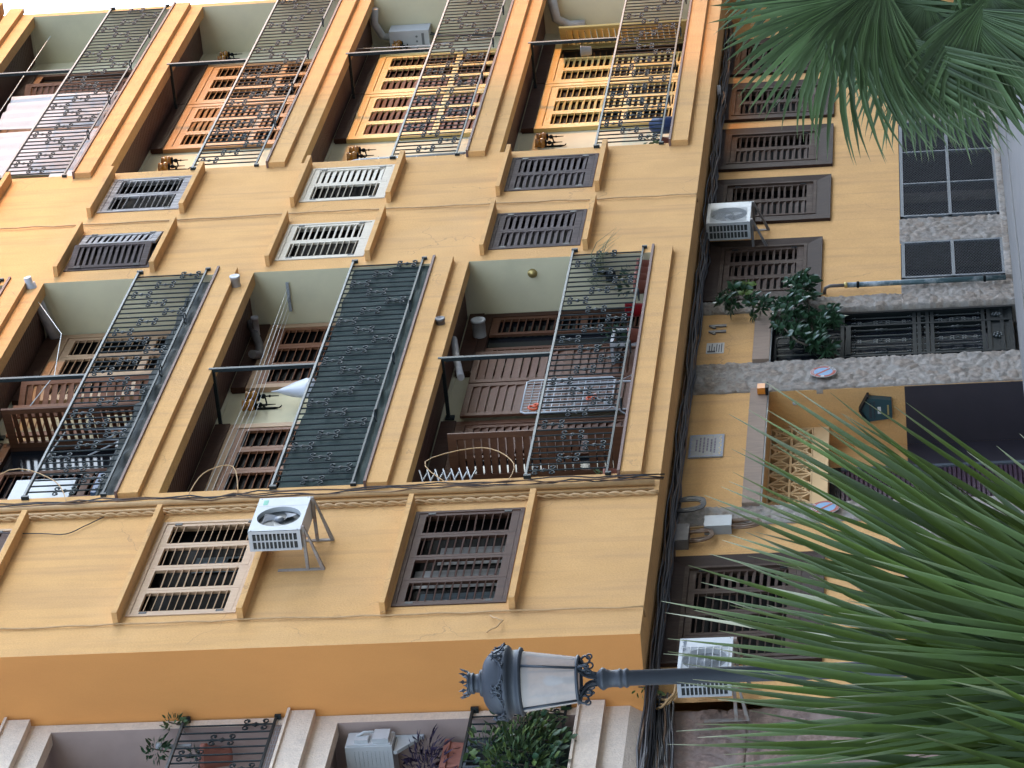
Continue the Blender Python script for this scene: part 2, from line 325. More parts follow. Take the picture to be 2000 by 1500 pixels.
def stone_mat(name, cols, mortar):
    m = bpy.data.materials.new(name); m.use_nodes = True
    nt = m.node_tree; N = nt.nodes; L = nt.links; b = N['Principled BSDF']; b.inputs['Roughness'].default_value = .92; b.inputs['Specular IOR Level'].default_value = .2
    a1 = N.new('ShaderNodeAttribute'); a1.attribute_name = 'cell'; a2 = N.new('ShaderNodeAttribute'); a2.attribute_name = 'mortar'
    cr = N.new('ShaderNodeValToRGB'); el = cr.color_ramp.elements
    el[0].color = (*cols[0], 1); el[1].color = (*cols[-1], 1)
    for i, c in enumerate(cols[1:-1]): e = el.new((i+1)/(len(cols)-1)); e.color = (*c, 1)
    L.new(a1.outputs['Fac'], cr.inputs[0])
    geo = N.new('ShaderNodeNewGeometry')
    t = N.new('ShaderNodeTexNoise'); t.inputs['Scale'].default_value = 16; t.inputs['Detail'].default_value = 7; t.inputs['Roughness'].default_value = .7; L.new(geo.outputs['Position'], t.inputs['Vector'])
    mr = N.new('ShaderNodeMapRange'); mr.inputs[1].default_value = .3; mr.inputs[2].default_value = .7; mr.inputs[3].default_value = .55; mr.inputs[4].default_value = 1.3; L.new(t.outputs['Fac'], mr.inputs[0])
    mu = N.new('ShaderNodeVectorMath'); mu.operation = 'SCALE'; L.new(cr.outputs[0], mu.inputs[0]); L.new(mr.outputs[0], mu.inputs['Scale'])
    mx = N.new('ShaderNodeMix'); mx.data_type = 'RGBA'; L.new(a2.outputs['Fac'], mx.inputs[0]); L.new(mu.outputs[0], mx.inputs[6]); mx.inputs[7].default_value = (*mortar, 1)
    L.new(mx.outputs[2], b.inputs['Base Color'])
    bp = N.new('ShaderNodeBump'); bp.inputs['Strength'].default_value = .7; bp.inputs['Distance'].default_value = .012; L.new(t.outputs['Fac'], bp.inputs['Height']); L.new(bp.outputs[0], b.inputs['Normal'])
    return m
M['stone'] = stone_mat('rubble_stone', [(.185,.155,.125), (.30,.265,.225), (.25,.20,.155), (.36,.325,.28)], (.27,.245,.21))
M['stone_pink'] = stone_mat('pinkish_rubble_stone', [(.18,.12,.095), (.27,.185,.145), (.21,.15,.125), (.30,.22,.175)], (.25,.19,.16))
def stone_panel(name, x0, x1, z0, z1, yf, parent, m, res=.024, cs=4.9, amp=.026, depth=.06, ragged=.02, sx=1.0):
    """rubble facing: stones stand proud of the joints, sides close back to the wall"""
    nx = max(3, int((x1-x0)/res)); nz_ = max(3, int((z1-z0)/res))
    vs = []; cell = []; mor = []
    for j in range(nz_+1):
        for i in range(nx+1):
            x = x0+(x1-x0)*i/nx; z = z0+(z1-z0)*j/nz_
            p = Vector((x*cs*sx, 7.3, z*cs*1.35))+.35*noise.noise_vector(Vector((x*5, 3, z*5)))
            d, pts = noise.voronoi(p)
            e = d[1]-d[0]; t = min(1, max(0, (e-.03)/.11)); t = t*t*(3-2*t); cn = noise.noise(pts[0]*5.3); tl = noise.noise_vector(pts[0]*2.1)
            h = amp*t*(.75+.5*cn+.8*(tl.x*(p.x-pts[0].x)+tl.z*(p.z-pts[0].z))) + .016*noise.noise(Vector((x*14, 1, z*14)))*(.3+t) + .012*noise.noise(Vector((x*40, 5, z*40)))
            xx = x
            if i in (0, nx): xx = x + ragged*(noise.noise(Vector((i, 0, z*6)))) ; h *= .5
            vs.append((xx, yf-h, z)); cell.append((noise.noise(pts[0]*3.7)*.5+.5)); mor.append(1-min(1, t*1.4))
    n = len(vs); fs = [(j*(nx+1)+i, j*(nx+1)+i+1, (j+1)*(nx+1)+i+1, (j+1)*(nx+1)+i) for j in range(nz_) for i in range(nx)]
    per = [i for i in range(nx+1)]+[j*(nx+1)+nx for j in range(1, nz_+1)]+[nz_*(nx+1)+i for i in range(nx-1, -1, -1)]+[j*(nx+1) for j in range(nz_-1, 0, -1)]
    b = len(vs)
    for q in per: vs.append((vs[q][0], yf+depth, vs[q][2])); cell.append(cell[q]); mor.append(mor[q])
    k = len(per)
    for a in range(k): fs.append((per[a], b+a, b+(a+1)%k, per[(a+1)%k]))
    mb = MB(); mb.add(vs, fs, 0, True); o = mb.build(name, m, parent)
    for nm, dat in (('cell', cell), ('mortar', mor)):
        at = o.data.attributes.new(nm, 'FLOAT', 'POINT'); at.data.foreach_set('value', dat)
    return o
def wall_holes(mb, x0, x1, z0, z1, y, holes, depth=.2, mi=0):
    """front face at y (facing -Y) with rectangular holes and their reveals"""
    xs = sorted({x0, x1, *[v for h in holes for v in h[:2] if x0 < v < x1]}); zs = sorted({z0, z1, *[v for h in holes for v in h[2:4] if z0 < v < z1]})
    for i in range(len(xs)-1):
        for j in range(len(zs)-1):
            cx, cz = (xs[i]+xs[i+1])/2, (zs[j]+zs[j+1])/2
            if any(h[0] < cx < h[1] and h[2] < cz < h[3] for h in holes): continue
            mb.quad((xs[i], y, zs[j]), (xs[i+1], y, zs[j]), (xs[i+1], y, zs[j+1]), (xs[i], y, zs[j+1]), mi)
    for h in holes:
        if len(h) > 4 and h[4] == 0: continue
        d = h[4] if len(h) > 4 else depth; a, b, c, e = h[:4]; mi = h[5] if len(h) > 5 else 0
        mb.quad((a, y, c), (a, y, e), (a, y+d, e), (a, y+d, c), mi); mb.quad((b, y, c), (b, y+d, c), (b, y+d, e), (b, y, e), mi)
        mb.quad((a, y, c), (a, y+d, c), (b, y+d, c), (b, y, c), mi); mb.quad((a, y, e), (b, y, e), (b, y+d, e), (a, y+d, e), mi)
# ------------------------------------------------------------------ apartment building
YF, YG, YR = 16.0, 16.8, 16.8
XL, XR, ZTOP = 29.87, 51.78, 16.5
BASE = [4.49, 7.295, 10.10, 12.86]          # balcony floor edges
BEAM = [6.87, 9.66, 12.43, 15.21]           # undersides of the fascia beams
SOF = 4.05
BAYS = {'c': (33.59, 40.05), 'r': (44.05, 51.62)}
B = thing('apartment_building', 'orange yellow apartment block with recessed balconies, louvred shutters and a stone clad street level', 'building', (40.8, 16.4, 0))
SW, SH = 0.058, 0.085
def leaf_mb(w, h, tilt=35, stile=.055, rails=(), pitch=.083, blade=.055, th=.034, mi=0, ms=0, hinge=0, mi_hinge=1, top=.075, bot=.085):
    mb = MB()
    mb.box(0, stile, -th/2, th/2, 0, h, mi); mb.box(w-stile, w, -th/2, th/2, 0, h, mi)
    zs = [bot]+sorted(rails)+[h-top]
    mb.box(stile, w-stile, -th/2, th/2, 0, bot, mi); mb.box(stile, w-stile, -th/2, th/2, h-top, h, mi)
    for r in rails: mb.box(stile, w-stile, -th/2+.002, th/2-.002, r-.045, r+.045, mi)
    for k in range(len(zs)-1):
        a = zs[k]+(.045 if k > 0 else 0); b = zs[k+1]-(.045 if k+1 < len(zs)-1 else 0)
        n = max(1, int(round((b-a)/pitch))); st = (b-a)/n
        for i in range(n):
            if random.random() < .006: continue
            tj = R(tilt+random.gauss(0, 2.2)+(random.uniform(-14, 8) if random.random() < .05 else 0)); ct, sn = math.cos(tj), math.sin(tj)
            zc = a+st*(i+.5)+random.gauss(0, .0016); sk = random.gauss(0, .0022)
            mb.obox((w/2, 0, zc), ((w-2*stile)/2+.004, 0, sk), (0, blade/2*ct, blade/2*sn), (0, -.004*sn, .004*ct), ms)
    if hinge:
        for zz in (.12*h, .88*h): mb.box(-.012 if hinge < 0 else w-.035, .035 if hinge < 0 else w+.012, -th/2-.008, -th/2-.001, zz-.04, zz+.04, mi_hinge)
    return mb
def place(mb, x, y, z, ang=0.0):
    c, s = math.cos(ang), math.sin(ang)
    mb.v = [(x+a*c-b*s, y+a*s+b*c, z+d) for a, b, d in mb.v]; return mb
def window(x0, x1, z0, z1, y, leaves, m, mf, lintel=True, surround=None, name='window', dark='dark', side_lip=.17, curtains=()):
    """frame mesh with leaves, lintel and sill as sub-parts; leaves = list of (width share, tilt, angle, material)"""
    fr = MB(); t = .045
    yf = y-.012 if not surround else y-.03
    fr.box(x0, x0+t, yf, y+.09, z0, z1); fr.box(x1-t, x1, yf, y+.09, z0, z1); fr.box(x0+t, x1-t, yf, y+.09, z0, z0+t); fr.box(x0+t, x1-t, yf, y+.09, z1-t, z1)
    W = fr.build(name, mf, B)
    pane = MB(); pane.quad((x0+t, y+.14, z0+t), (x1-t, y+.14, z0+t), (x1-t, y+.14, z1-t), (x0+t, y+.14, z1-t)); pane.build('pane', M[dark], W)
    for cu in curtains:
        a_, c_m, z_a, z_b = cu; cm = MB(); ca, cb2 = x0+t+(x1-x0-2*t)*a_[0], x0+t+(x1-x0-2*t)*a_[1]; cm.quad((ca, y+.125, z0+(z1-z0)*z_a), (cb2, y+.125, z0+(z1-z0)*z_a), (cb2, y+.125, z0+(z1-z0)*z_b), (ca, y+.125, z0+(z1-z0)*z_b)); cm.build('curtain', M[c_m], W)
    if surround:
        sx0, sx1, sz0, sz1 = surround; sb = MB()
        sb.prism([(sx0, y-.045, sz0), (sx1, y-.045, sz0), (x1, y-.02, z0), (x0, y-.02, z0)], (0, .06, 0)); sb.prism([(sx0, y-.045, sz1), (x0, y-.02, z1), (x1, y-.02, z1), (sx1, y-.045, sz1)], (0, .06, 0))
        sb.prism([(sx0, y-.045, sz0), (x0, y-.02, z0), (x0, y-.02, z1), (sx0, y-.045, sz1)], (0, .06, 0)); sb.prism([(sx1, y-.045, sz0), (sx1, y-.045, sz1), (x1, y-.02, z1), (x1, y-.02, z0)], (0, .06, 0))
        sb.build('surround', M['w_surround'], W)
    xa = x0+t+.004; wt = (x1-x0-2*t-.008)/sum(l[0] for l in leaves)
    for i, l in enumerate(leaves):
        w = wt*l[0]
        if l[1] is None: xa += w; continue
        h = z1-z0-2*t-.01; mm = m if len(l) < 4 else l[3]
        lm = leaf_mb(w-.006, h, l[1], hinge=(-1 if i == 0 else (1 if i == len(leaves)-1 else 0)), blade=.06 if l[1] > 50 else .05)
        a = l[2] if len(l) > 2 else 0
        if a > 0:  place(lm, xa+.003, y-.01, z0+t+.005, -R(a))
        elif a < 0:
            lm.v = [(q[0]-(w-.006), q[1], q[2]) for q in lm.v]; place(lm, xa+w-.003, y-.01, z0+t+.005, -R(a))
        else: place(lm, xa+.003, y+.012, z0+t+.005)
        lm.build('shutter_leaf', [mm, M['black_plastic']], W); xa += w
    if lintel:
        lb = MB(); lb.box(x0-side_lip, x1+side_lip, y-.15, y, z1+.03, z1+.085); lb.build('lintel', M['stucco'], W)
        lb = MB(); lb.box(x0-side_lip, x1+side_lip, y-.15, y, z0-.115, z0-.05); lb.quad((x0, y-.001, z0-.05), (x1, y-.001, z0-.05), (x1, y-.001, z0), (x0, y-.001, z0)); lb.build('sill', M['stucco'], W)
    return W
WZ = [(5.47, 6.66), (8.28, 9.45), (11.11, 12.25), (13.88, 15.04)]
WINX = [(30.64, 32.82), (40.41, 41.67), (42.50, 43.77)]
holes = []
for x0, x1 in WINX:
    for z0, z1 in WZ: holes.append((x0, x1, z0, z1, .2, 2))  # window reveals coloured black so they read as unlit
for x0, x1 in BAYS.values():
    for k in range(4): holes.append((x0, x1, BASE[k], BEAM[k], 0))
wb = MB(); wall_holes(wb, XL, XR, SOF, ZTOP, YF, holes)
wb.quad((XL, YF, SOF), (XL, YF, ZTOP), (XL, YG+8, ZTOP), (XL, YG+8, SOF), 1)                # end wall facing the neighbour
wb.quad((XR, YF, 0), (XR, YG+8, 0), (XR, YG+8, ZTOP), (XR, YF, ZTOP), 0)
wb.quad((XL, YF, ZTOP), (XR, YF, ZTOP), (XR, YG+8, ZTOP), (XL, YG+8, ZTOP), 0); wb.quad((XL, YG+8, 0), (XL, YG+8, ZTOP), (XR, YG+8, ZTOP), (XR, YG+8, 0), 0)
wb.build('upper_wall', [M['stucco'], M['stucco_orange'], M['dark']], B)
sb = MB(); sb.quad((XL, YF, SOF), (XL, YG, SOF), (XR, YG, SOF), (XR, YF, SOF)); sb.build('soffit', M['stucco'], B)
cb = MB(); cb.box(XL-.05, XR+.1, YF-.2, YF, 15.75, 15.95); cb.box(43.75, XR+.1, YF-.08, YF, 15.42, 15.65); cb.build('eaves_cornice', M['stucco'], B)
# --- recesses, slabs
def recess(x0, x1, k, side_l='cream', side_r='cream', back='cream'):
    zb, zt = BASE[k]+.02, BEAM[k]+.10
    mb = MB()
    mb.quad((x0, YR, zb), (x1, YR, zb), (x1, YR, zt), (x0, YR, zt), 0)
    mb.quad((x0, YF, zb), (x0, YR, zb), (x0, YR, zt), (x0, YF, zt), 0); mb.quad((x1, YF, zb), (x1, YF, zt), (x1, YR, zt), (x1, YR, zb), 0)
    mb.quad((x0, YF+.17, BEAM[k]), (x1, YF+.17, BEAM[k]), (x1, YF+.17, zt), (x0, YF+.17, zt), 0); mb.quad((x0, YF, BEAM[k]), (x1, YF, BEAM[k]), (x1, YF+.17, BEAM[k]), (x0, YF+.17, BEAM[k]), 1)
    mb.box(x0, x1, YR-.02, YR-.002, zt-.06, zt-.012, 0); mb.box(x1-.02, x1-.002, YF+.18, YR-.02, zt-.06, zt-.012, 0)
    mb.build('balcony_recess', [M['cream'], M['stucco']], B)
    mb = MB(); n = int((x1-x0)/.1)
    for i in range(n):
        a = x0+(x1-x0)*i/n; mb.box(a+.004, a+(x1-x0)/n-.004, YF+.172, YR-.022, zt-.011, zt+.01)
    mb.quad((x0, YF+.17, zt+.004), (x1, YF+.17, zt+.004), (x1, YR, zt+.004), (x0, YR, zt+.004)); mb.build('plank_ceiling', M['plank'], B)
    mb = MB(); mb.box(x0-.12, x1+(.03 if x1 > 45 else .02), YF-.08, YF-.001, BASE[k]-.235, BASE[k]-.003); mb.build('slab_band', M['stucco'], B)
    mb = MB(); mb.box(x0-.13, x1+.03, YF-.105, YF-.003, BASE[k]-.002, BASE[k]+.028); mb.box(x0, x1, YF-.003, YR, BASE[k], BASE[k]+.022, 1); mb.build('slab_edge', [M['tile_edge'], M['floor_tile']], B)
for k in range(4):
    for x0, x1 in BAYS.values(): recess(x0, x1, k)
# --- railings
def scroll_mb(x, y, z, r=.0082):
    mb = MB(); q = [(0,.034),(.016,.014),(.04,.006),(.07,.009),(.098,.026),(.113,.052),(.108,.078),(.086,.090),(.066,.080),(.062,.062),(.074,.052)]
    for sx in (-1, 1):
        for szz in (-1, 1): mb.tube([(x+sx*d*1.12, y, z+szz*s*1.1) for s, d in q], r, 4, caps=False)
    for sx in (-1, 1):
        for szz in (-1, 1): mb.sphere((x+sx*.056*1.12, y, z+szz*.073*1.1), .0145, 6, 4)
    mb.sphere((x, y, z), .016, 6, 4, sc=(1,1,1.8)); return mb
PICK = {}
def shared(key, mb, m):
    if key not in PICK:
        me = bpy.data.meshes.new(key[0]); me.from_pydata(mb.v, [], mb.f); me.materials.append(m); me.polygons.foreach_set('use_smooth', mb.sm); me.update(); PICK[key] = me
    return PICK[key]
def railing(label, x0, x1, zb, zt, y, pitch=.152, zig=('m','t','m','b'), start=1, iron='iron', rings=(), step=2, skylit=True, group='iron balcony railings'):
    T = thing('balcony_railing', label, 'railing', ((x0+x1)/2, y, zb-.05), group); org = Vector(T['org'])
    MB().box(x0, x1, y-.02, y+.02, zt-.013, zt+.013).build('top_rail', M['iron_skylit'] if skylit else M[iron], T); MB().box(x0, x1, y-.012, y+.012, zb-.012, zb+.012).build('bottom_rail', M[iron], T)
    for xx in (x0, x1):
        MB().box(xx-.02, xx+.02, y-.028, y+.028, zt-.06, zt+.02).build('rail_socket', M[iron], T); MB().box(xx-.018, xx+.018, y-.022, y+.022, zb-.05, zb+.015).build('rail_socket', M[iron], T)
    hh = zt-zb-.025; pm_ = shared(('picket', round(hh, 3), iron), MB().tube([(0,0,0), (0,0,hh)], .0102, 5, caps=False), M[iron]); sm_ = shared(('scroll', iron), scroll_mb(0, 0, 0), M[iron])
    n = int(round((x1-x0)/pitch)); pt = (x1-x0)/n; q = 0
    hz = {'t': zt-.19, 'm': (zt+zb)/2+.01, 'b': zb+.19}
    def inst(nm, me, p):
        o = bpy.data.objects.new(nm, me); COL.objects.link(o); o.parent = T; o.location = Vector(p)-org
    for i in range(1, n):
        x = x1-pt*i; inst('picket', pm_, (x, y, zb+.012))
        if i % step == start % step: inst('scroll', sm_, (x, y, hz[zig[q % len(zig)]])); q += 1
    for rx in rings:
        rb = MB(); rb.ring((rx, y-.085, zb-.055), (0,0,1), .062, .009, 18, 5); rb.box(rx-.008, rx+.008, y-.03, y+.002, zb-.065, zb-.045); rb.build('pot_ring', M[iron], T)
    return T
RB, RT = [4.645, 7.475, 10.30, 13.045], [5.54, 8.38, 11.20, 13.945]
ring_c = {0: (38.45, 36.86, 35.23), 1: (38.46, 36.85, 35.22), 2: (38.4, 36.8), 3: ()}
ring_r = {0: (48.63, 47.11, 45.55, 50.2), 1: (50.2, 48.64, 47.08, 45.57), 2: (50.15, 48.6, 47.08, 45.5), 3: (50.1, 48.6, 47.0, 45.5)}
for k in range(4):
    railing('black iron railing with scrolls on the '+('lowest centre balcony', 'middle centre balcony, over green cloth', 'upper centre balcony', 'top centre balcony')[k], 33.57, 40.2, RB[k], RT[k], YF-.015, rings=ring_c[k], zig=(('m','t','m','b'), ('b','m','t','m'), ('b','m','t','m'), ('m','t','m','b'))[k])
    railing('black iron railing with scrolls on the '+('lowest right hand balcony', 'middle right hand balcony with the water heater', 'right hand balcony of the orange shutters', 'top right hand balcony with drying sheets')[k], 44.02, 51.74, RB[k], RT[k], YF-.015, rings=ring_r[k], zig=(('b','m','t','m'), ('m','t','m','b'), ('t','m','b','m'), ('m','b','m','t'))[k])
    for px, x in (('c', 36.99), ('r', 48.78)):
        pb = MB(); pb.box(x-.024, x+.024, YF-.01, YF+.035, RT[k]+.012, BEAM[k]+.04); pb.build('awning_post', M['iron'], B); pb = MB(); pb.box(x-.02, x+.02, YF+.036, YR-.03, BEAM[k]-.03, BEAM[k]+.012); pb.box(x-.05, x+.05, YR-.03, YR-.004, BEAM[k]-.08, BEAM[k]+.03)
        pb.build('support_bar', M['iron'], B)
# --- windows of the upper wall
S = M
for k, (z0, z1) in enumerate(WZ):
    x0, x1 = WINX[0]
    sp = ['w_dark', 'w_salmon', 'w_dark', 'w_salmon'][k]
    W = window(x0, x1, z0, z1, YF, [(1, 28), (1, 32), (1, 28), (1, 25)], M[sp], M['w_dark'] if k == 0 else M['w_salmon'], curtains=(((.53, .72), 'curtain', .12, .72), ((.28, .47), 'curtain', .1, .9), ((.03, .22), 'curtain_blue', .05, .8)) if k == 0 else (((.55, .72), 'curtain_blue', .05, .6), ((.56, .70), 'curtain', .05, .3)))
    for j, (a, b) in enumerate(WINX[1:]):
        if k == 0: ls, mm = [(1, 62), (1, 62)], 'w_grey'
        elif k == 1: ls, mm = ([(1, 15), (1, 45)] if j == 0 else [(1, 15), (1, 72)]), 'w_white'
        elif k == 2 and j == 0: ls, mm = [(1, 48, 38), (1, 66, -10)], 'w_grey'
        elif k == 2: ls, mm = [(1, 22), (1, 18)], 'w_whitegrey'
        else: ls, mm = [(1, 25), (1, 25)], 'w_grey'
        if k == 2 and j == 0: ls = [(1, 62, 12), (.28, None), (.82, 74, -6, M['w_whitegrey'])]
        window(a, b, z0, z1, YF, ls, M[mm], M[mm])
# --- balcony doors
def door(x0, x1, zb, zt, m, mf, leaves, name='balcony_door', dark='dark', slat=None):
    """leaves: list of (x0, x1, tilt, angle, y offset, material or None)"""
    y = YR; t = .11
    fr = MB(); fr.box(x0, x0+t, y-.07, y-.003, zb, zt); fr.box(x1-t, x1, y-.07, y-.003, zb, zt); fr.box(x0+t, x1-t, y-.068, y-.003, zt-t, zt); fr.box(x0+t, x1-t, y-.06, y-.003, zb, zb+.04)
    D = fr.build(name, mf, B)
    tb = MB(); tb.box(x0, x1, y-.085, y-.003, zt+.003, zt+.19); tb.build('transom_board', M['w_dark'], D)
    pn = MB(); pn.quad((x0+t, y-.008, zb+.04), (x1-t, y-.008, zb+.04), (x1-t, y-.008, zt-t), (x0+t, y-.008, zt-t)); pn.build('pane', M[dark], D)
    for l in leaves:
        a, b, tilt, ang, yo = l[:5]; mm = l[5] if len(l) > 5 and l[5] else m
        h = zt-t-zb-.06; lm = leaf_mb(b-a-.006, h, tilt, stile=.07, rails=(h*.42,), pitch=.095, blade=.085 if tilt > 55 else .062, top=.1, bot=.16, ms=2)
        if ang >= 0: place(lm, a+.003, y-.045-yo, zb+.05, -R(ang))
        else:
            lm.v = [(q[0]-(b-a-.006), q[1], q[2]) for q in lm.v]; place(lm, b-.003, y-.045-yo, zb+.05, -R(ang))
        lm.build('shutter_leaf', [mm, M['black_plastic'], slat or mm], D)
    return D
def three(x0, x1, tl): a, b = x0+.115, x1-.115; w = (b-a)/3; return [(a+w*i, a+w*(i+1), tl[i], 0, 0) for i in range(3)]
dz = lambda k: (BASE[k]+.025, BEAM[k]-.14)
# centre bay: floor 1 folded open, floor 2 shut, floor 3 half open
zb, zt = dz(0)
D = door(34.75, 36.75, zb, zt, M['w_brown'], M['w_brown'], [(35.72, 36.64, 74, 0, .0), (35.12, 35.70, 68, 84, .02)], dark='glass')
mbx = leaf_mb(.94, zt-zb-.1, 76, stile=.09, rails=((zt-zb)*.42,), pitch=.105, blade=.105); place(mbx, 36.76, YR-.12, zb+.06); mbx.build('shutter_leaf', [M['w_brown'], M['black_plastic']], D)
mbx = leaf_mb(.94, zt-zb-.1, 76, stile=.09, rails=((zt-zb)*.42,), pitch=.105, blade=.105); place(mbx, 37.73, YR-.12, zb+.06); mbx.build('shutter_leaf', [M['w_brown'], M['black_plastic']], D)
door(38.2, 40.03, zb, zt, M['w_brown'], M['w_dark'], [(39.35, 39.91, 28, 0, 0), (38.72, 38.95, 28, 0, 0)], dark='glass')
zb, zt = dz(1)
door(34.95, 36.96, zb, zt, M['w_red'], M['w_salmon'], three(34.95, 36.96, (30, 30, 26))); door(38.03, 40.02, zb, zt, M['w_red'], M['w_salmon'], three(38.03, 40.02, (26, 28, 30)))
zb, zt = dz(2)
door(34.75, 36.70, zb, zt, M['w_brown'], M['w_dark'], [(36.0, 36.6, 30, -75, .02), (35.1, 35.9, 35, 0, 0)], dark='glass')
D = door(37.95, 40.02, zb, zt, M['w_salmon'], M['w_salmon'], three(37.95, 40.02, (28, 26, 30)))
for x, tl, an in ((36.72, 26, 18), (37.28, 70, 30)):
    mbx = leaf_mb(.56, zt-zb-.1, tl, stile=.07, rails=((zt-zb)*.42,), pitch=.105, blade=.08); place(mbx, x, YR-.14, zb+.06, -R(an)); mbx.build('shutter_leaf', [M['w_red'], M['black_plastic']], D)
zb, zt = dz(3); door(34.95, 36.96, zb, zt, M['w_brown'], M['w_brown'], three(34.95, 36.96, (30, 30, 30))); door(38.03, 40.02, zb, zt, M['w_brown'], M['w_brown'], three(38.03, 40.02, (30, 30, 30)))
# right bay
for k, (m1, tl1, tl2) in {0: ('w_pale', (26, 48, 26), (24, 45, 26)), 1: ('w_pale', (62, 60, 62), (60, 26, 26)), 2: ('w_mid', (50, 62, 62), (38, 24, 26))}.items():
    zb, zt = dz(k); lm = M['w_pale'] if k < 2 else M['w_mid']
    lv = three(46.98, 48.95, tl1)
    door(46.98, 48.95, zb, zt, lm, M[m1], lv, slat=(None, M['w_slat_shade'], None)[k])
    l2 = three(48.98, 50.85, tl2)
    if k == 0: l2 = l2[:2]+[(50.2, 50.72, 62, -55, .02)]
    door(48.98, 50.85, zb, zt, lm, M[m1], l2, slat=(None, M['w_slat_shade'], None)[k])
zb, zt = dz(3); door(46.98, 48.9, zb, zt, M['w_brown'], M['w_brown'], three(46.98, 48.9, (35, 30, 30))); door(48.98, 50.85, zb, zt, M['w_brown'], M['w_brown'], [(49.1, 49.7, 70, 25, .02)], dark='dark')
# --- street level
GW = [(30.73, 32.80, 2.55, 3.80, (30.62, 33.02, 2.30, 4.03), [(1, 20), (1, 20), (1, 20), (1, 48)]),
      (40.46, 42.02, 2.64, 3.77, (40.18, 42.2, 2.44, 4.02), [(1, 62), (1, 55), (1, 38)]),
      (43.10, 44.36, 2.55, 3.83, (42.86, 44.52, 2.35, 4.02), [(1, 58), (1, 38)]),
      (45.19, 46.40, 2.55, 3.84, (44.93, 46.58, 2.34, 4.02), [(1, 56), (1, 40)]),
      (47.20, 48.38, 2.55, 3.84, (46.97, 48.58, 2.34, 4.02), [(1, 40), (1, 40)]),
      (49.25, 50.45, 2.55, 3.84, (49.0, 50.65, 2.34, 4.02), [(1, 40), (1, 45)])]
GX0, GX1 = 34.25, 37.35        # garage recess
DX0, DX1 = 38.20, 39.82        # entrance
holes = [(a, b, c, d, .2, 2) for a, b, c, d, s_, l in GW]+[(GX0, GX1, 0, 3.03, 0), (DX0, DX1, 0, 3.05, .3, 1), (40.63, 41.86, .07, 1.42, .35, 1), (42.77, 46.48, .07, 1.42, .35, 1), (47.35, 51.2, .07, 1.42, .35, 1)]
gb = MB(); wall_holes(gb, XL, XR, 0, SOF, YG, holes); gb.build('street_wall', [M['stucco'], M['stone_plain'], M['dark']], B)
for a, b, c, d, s_, l in GW: window(a, b, c, d, YG, l, M['w_ground'], M['w_ground'], lintel=False, surround=s_)
# garage recess
r = MB(); y1, y2 = 17.29, 17.58
r.quad((GX1, YG, .0), (GX1, YG, 3.03), (GX1, y2, 3.03), (GX1, y2, .0)); r.quad((GX0, YG, 0), (GX0, y2, 0), (GX0, y2, 3.03), (GX0, YG, 3.03))
r.quad((GX0, YG, 3.03), (GX1, YG, 3.03), (GX1, y2, 3.03), (GX0, y2, 3.03)); bb = MB(); bb.box(GX0, GX1, y1, y1+.1, 2.33, 2.515); bb.build('screen_sill', M['block'], B); r.quad((GX0, y1+.1, 2.33), (GX1, y1+.1, 2.33), (GX1, y2, 2.33), (GX0, y2, 2.33))
r.quad((36.7, y2-.01, 0), (GX1, y2-.01, 0), (GX1, y2-.01, 2.33), (36.7, y2-.01, 2.33)); r.build('garage_recess', M['stucco'], B)
p = MB(); p.box(GX1-.012, GX1-.002, YG+.002, y2-.02, 0, 1.41); p.box(36.7, GX1-.014, y2-.02, y2-.012, 0, 1.41); p.build('painted_plinth', M['plinth'], B)
# breeze blocks: pierced screen of squares with curved triangles
bs = MB(); by0, by1 = y1, y1+.09
bs.quad((GX0, by1-.002, 2.52), (GX1, by1-.002, 2.52), (GX1, by1-.002, 3.03), (GX0, by1-.002, 3.03), 1)
bw = .255; nb = int((GX1-GX0)/bw)+1
def strip(mb, pts, w, y0, y1, mi=0):
    for i in range(len(pts)-1):
        a, b = Vector((pts[i][0], 0, pts[i][1])), Vector((pts[i+1][0], 0, pts[i+1][1])); d = (b-a); nrm = Vector((-d.z, 0, d.x)).normalized()*w/2
        mb.prism([(q.x, y0, q.z) for q in (a-nrm, b-nrm, b+nrm, a+nrm)], (0, y1-y0, 0), mi)
for row in range(2):
    z0 = 2.52+.255*row
    for i in range(nb):
        x0 = GX1-bw*(i+1); x0c, x1c = max(x0, GX0), x0+bw
        if x1c-x0c < .1: continue
        bs.box(x0c, x0c+.014, by0, by1-.004, z0, z0+.255); bs.box(x1c-.014, x1c, by0, by1-.004, z0, z0+.255); bs.box(x0c+.014, x1c-.014, by0, by1-.004, z0, z0+.014); bs.box(x0c+.014, x1c-.014, by0, by1-.004, z0+.241, z0+.255)
        if (i) % 2 == 0 and (x1c-x0c) > .2:
            cx, cz = x0+bw/2, z0+.1275; strip(bs, [(x0+.01, z0+.01), (x1c-.01, z0+.245)], .02, by0+.002, by1-.006); strip(bs, [(x0+.01, z0+.245), (x1c-.01, z0+.01)], .02, by0+.004, by1-.008)
            for k in (0, 1): strip(bs, [(x0+.014+.227*t/6, z0+(.0 if k == 0 else .255)+(1 if k == 0 else -1)*(.014+.06*math.sin(math.pi*t/6))) for t in range(7)], .022, by0+.003, by1-.01)
        else:
            for k in (0, 1): strip(bs, [(x0c+(.01 if k == 0 else (x1c-x0c)-.01)+(1 if k == 0 else -1)*(.07*math.sin(math.pi*t/6)), z0+.014+.227*t/6) for t in range(7)], .024, by0+.003, by1-.01)
            strip(bs, [(x0c+.03, z0+.03), (x1c-.03, z0+.225)], .018, by0+.002, by1-.006); strip(bs, [(x0c+.03, z0+.225), (x1c-.03, z0+.03)], .018, by0+.004, by1-.008)
bs.build('breeze_block_screen', [M['block'], M['dark']], B)
sh = MB(); sh.box(GX0, 36.7, y2-.05, y2+.02, 2.2, 2.33, 1); n = 40
